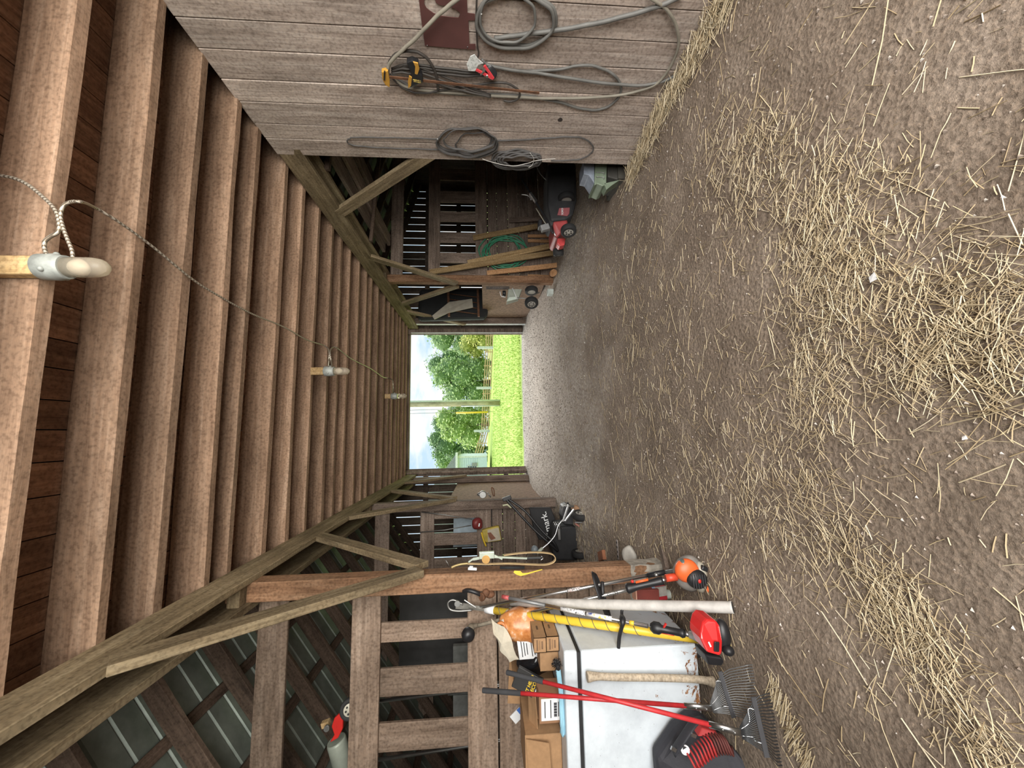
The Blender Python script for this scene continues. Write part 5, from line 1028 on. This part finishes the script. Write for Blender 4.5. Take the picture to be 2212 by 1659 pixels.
p = q(1205, 590, 6.6); tag(B(MB().lathe([(.06, -.09), (.065, 0), (.06, .09)], (p.x, p.y, gz(p.x, p.y) + .06), (.3, 1, 0), 16), 'log', W_NEWO), 'short round log on the ground below the orange board', 'log')
# seed spreader hung at the right post
q = lambda x, y, Y=6.72: at(x, y, Y=Y)
t = T('seed_spreader', q(1150, 650), 'wheeled seed spreader with a grey hopper standing by the right post', 'spreader')
B(MB().prism([q(1098, 624), q(1128, 624), q(1121, 642), q(1095, 650)], (0, .22, 0)), 'hopper', flat('grey_green_hopper', (.3, .32, .27), .5, var=.2), t, bevel=.01); B(MB().prism([q(1094, 651, 6.70), q(1100, 642, 6.70), q(1116, 641, 6.70), q(1115, 646, 6.70)], (0, .02, 0)), 'hopper_lip', flat('pale_mint', (.55, .62, .55), .5), t)
B(MB().tube([q(1107, 623, 6.69), q(1117, 646, 6.69)], .012, 8), 'strut', PALE, t); B(MB().tube([q(1118, 643, 6.7), q(1138, 645, 6.7), q(1148, 640, 6.75), q(1165, 632, 6.8)], .01, 8), 'frame_tube', DULL, t)
wheel(t, q(1148, 654, 6.7), .125, .09, (-1, -.5, .05), RIMG); wheel(t, q(1148, 628, 6.95), .125, .08, (1, .2, 0), RIMG)
B(MB().lathe([(.05, -.03), (.055, .0), (.05, .03)], q(1089, 634, 6.75), (0, 0, 1), 16), 'gear_case', BLACK, t); B(MB().tube(cr_pts([q(1080, 630, 6.7), q(1083, 640, 6.7), q(1092, 642, 6.7)], 4), .006, 6), 'crank', WHITE, t); B(MB().tube([q(1050, 622, 6.74), q(1100, 622, 6.74)], .03, 8), 'handle_bundle', flat('dusty_bundle', (.12, .1, .09), .8, var=.5, scale=40), t)
p = q(1185, 632, 6.78); tag(B(MB().box((p.x, p.y, gz(p.x, p.y) + .05), (.1, .14, .11)), 'paint_can', flat('pale_can', (.55, .6, .56), .5), bevel=.01), 'small pale can on the gravel beside the right post', 'can')
# black tank and slide board stored in the far right bay
q = lambda x, y, Y=8.7: at(x, y, Y=Y)
t = T('black_tank', q(1050, 655), 'big black plastic tank in a rusty frame in the far right bay', 'tank')
TANK = flat('black_poly_tank', (.012, .013, .014), .85)
B(MB().prism([q(905, 622, 8.8), q(1040, 622, 8.8), q(1053, 632, 8.8), q(1054, 680, 8.8), q(1045, 686, 8.8), q(900, 690, 8.8)], (0, .3, 0)), 'tank', TANK, t, bevel=.1)
for k, x in enumerate((968, 1032)): B(MB().bar(q(x, 625, 8.72), q(x + 2, 684, 8.72), .06, .05), 'frame_bar', RUSTY, t)
for k in range(4): B(MB().tube([q(968, 634 + 12 * k, 8.72), q(1030, 642 + 12 * k, 8.72)], .012, 6), 'frame_rod', RUSTY, t)
B(MB().prism([q(933, 682, 8.68), q(938, 690, 8.68), q(968, 676, 8.66), q(1022, 664, 8.66), q(1020, 645, 8.66), q(970, 652, 8.66)], (0, .03, 0)), 'slide_board', flat('pale_slide_plastic', (.36, .33, .27), .6, var=.15), t, bevel=.006)
for a_ in (0,): B(MB().box((3.35, 9.0, 1.25), (.8, .5, .06)), 'shelf', W_DARK, t)
B(MB().bar((3.0, 8.78, 1.25), (3.0, 8.78, .35), .08, .08).bar((3.7, 8.78, 1.25), (3.7, 8.78, .35), .08, .08), 'shelf_leg', W_DARK, t)
# long boards stored overhead in the right bay
for k, (a, b, lab) in enumerate((((3.25, 3.7, 3.255), (3.25, 6.45, 3.25), 'long board stored overhead in the right bay, nearest the girder'), ((3.52, 3.7, 3.236), (3.5, 6.7, 3.232), 'second long board stored overhead in the right bay'), ((3.8, 3.7, 3.22), (3.78, 5.75, 3.215), 'third long board stored overhead, farthest from the girder'))):
    tag(timber('stored_board', a, b, .2, .05, W_GREY, up=(0, 0, 1)), lab, 'board')
for y in (4.0, 5.6): tag(timber('rack_bar', (2.905, y, 3.219), (4.4, y, 3.12), .05, .05, W_DARK), 'dark bar carrying the overhead boards, ' + ('nearer the camera' if y < 5 else 'farther from the camera'), 'beam')
# ---------- things behind the first partition ----------
q = lambda x, y, Y=3.6: at(x, y, Y=Y)
tag(B(MB().box((q(942, 1355, 4.3).x, 4.3, q(942, 1355, 4.3).z), (1.1, .03, .75)), 'hardboard_sheet', flat('dark_board', (.045, .045, .045), .6, var=.3)), 'dark grey board standing behind the slats of the nearest left partition', 'panel')
for lab, a, b in (('shiny steel pole behind the slats, between the second and third slat from the post', q(825, 1514, 3.4), q(1012, 1490, 3.4)), ('shiny steel pole behind the slats at the left edge of the picture', q(825, 1640, 3.4), q(1012, 1611, 3.4))):
    e = b + (b - a) * ((b.z - .15) / (a.z - b.z)); tag(B(MB().tube([a + (a - b) * .1, V((e.x, e.y, .12))], .013, 10), 'steel_pole', STEEL), lab, 'pole')
tag(B(MB().tube([(-2.55, 4.1, .1), (-2.5, 4.1, 1.9)], .05, 8).bar((-2.9, 4.1, 1.7), (-2.1, 4.1, 1.7), .05, .3), 'implement', flat('pale_dusty_paint', (.2, .21, .2), .6, var=.4)), 'dusty grey implement standing in the left stall behind the slats', 'implement')
# toy wheel thing perched on the second rail
q = lambda x, y, Y=3.42: at(x, y, Y=Y)
t = T('row_seeder', q(770, 1560), 'red hand tool with a small wheel and grey can above the left partition rail', 'seeder')
wheel(t, q(756, 1531, 3.36), .075, .05, (.2, -1, -.15), flat('pale_wheel_disc', (.45, .42, .35), .6, .2, var=.3))
B(MB().prism([q(738, 1538), q(748, 1535), q(752, 1542), q(741, 1552), q(740, 1575), q(730, 1595), q(712, 1605), q(722, 1588), q(716, 1570), q(722, 1552)], (0, .03, 0)), 'red_frame', RED, t, bevel=.006)
B(MB().lathe([(.07, 0), (.075, .02), (.075, .24), (.06, .26), (.05, .255)], q(726, 1598, 3.55), (q(740, 1648, 3.55) - q(726, 1598, 3.55)), 20), 'grey_can', flat('grey_green_can', (.3, .33, .28), .5, .2, var=.2), t); B(MB().bar(q(696, 1566, 3.5), q(712, 1560, 3.5), .04, .04), 'wood_end', W_NEW, t); B(MB().lathe([(.022, -.01), (.022, .01)], q(706, 1573, 3.43), (0, -1, 0), 14), 'roller', DULL, t)
for k, (x, y, s, lab) in enumerate(((1890, 598, .02, 'torn white paper scrap among the straw in the middle of the floor'), (2088, 945, .008, 'tiny white scrap lying on bare dirt near the camera'))):
    p = at(x, y, Z=.02); mb = MB().poly([p + V((s, 0, 0)), p + V((.2 * s, .9 * s, .006)), p + V((-s, .5 * s, .012)), p + V((-.6 * s, -.6 * s, .003))]); bmesh.ops.solidify(mb.bm, geom=mb.bm.faces[:], thickness=.001); tag(B(mb, 'paper_scrap', WHITE), lab, 'paper')
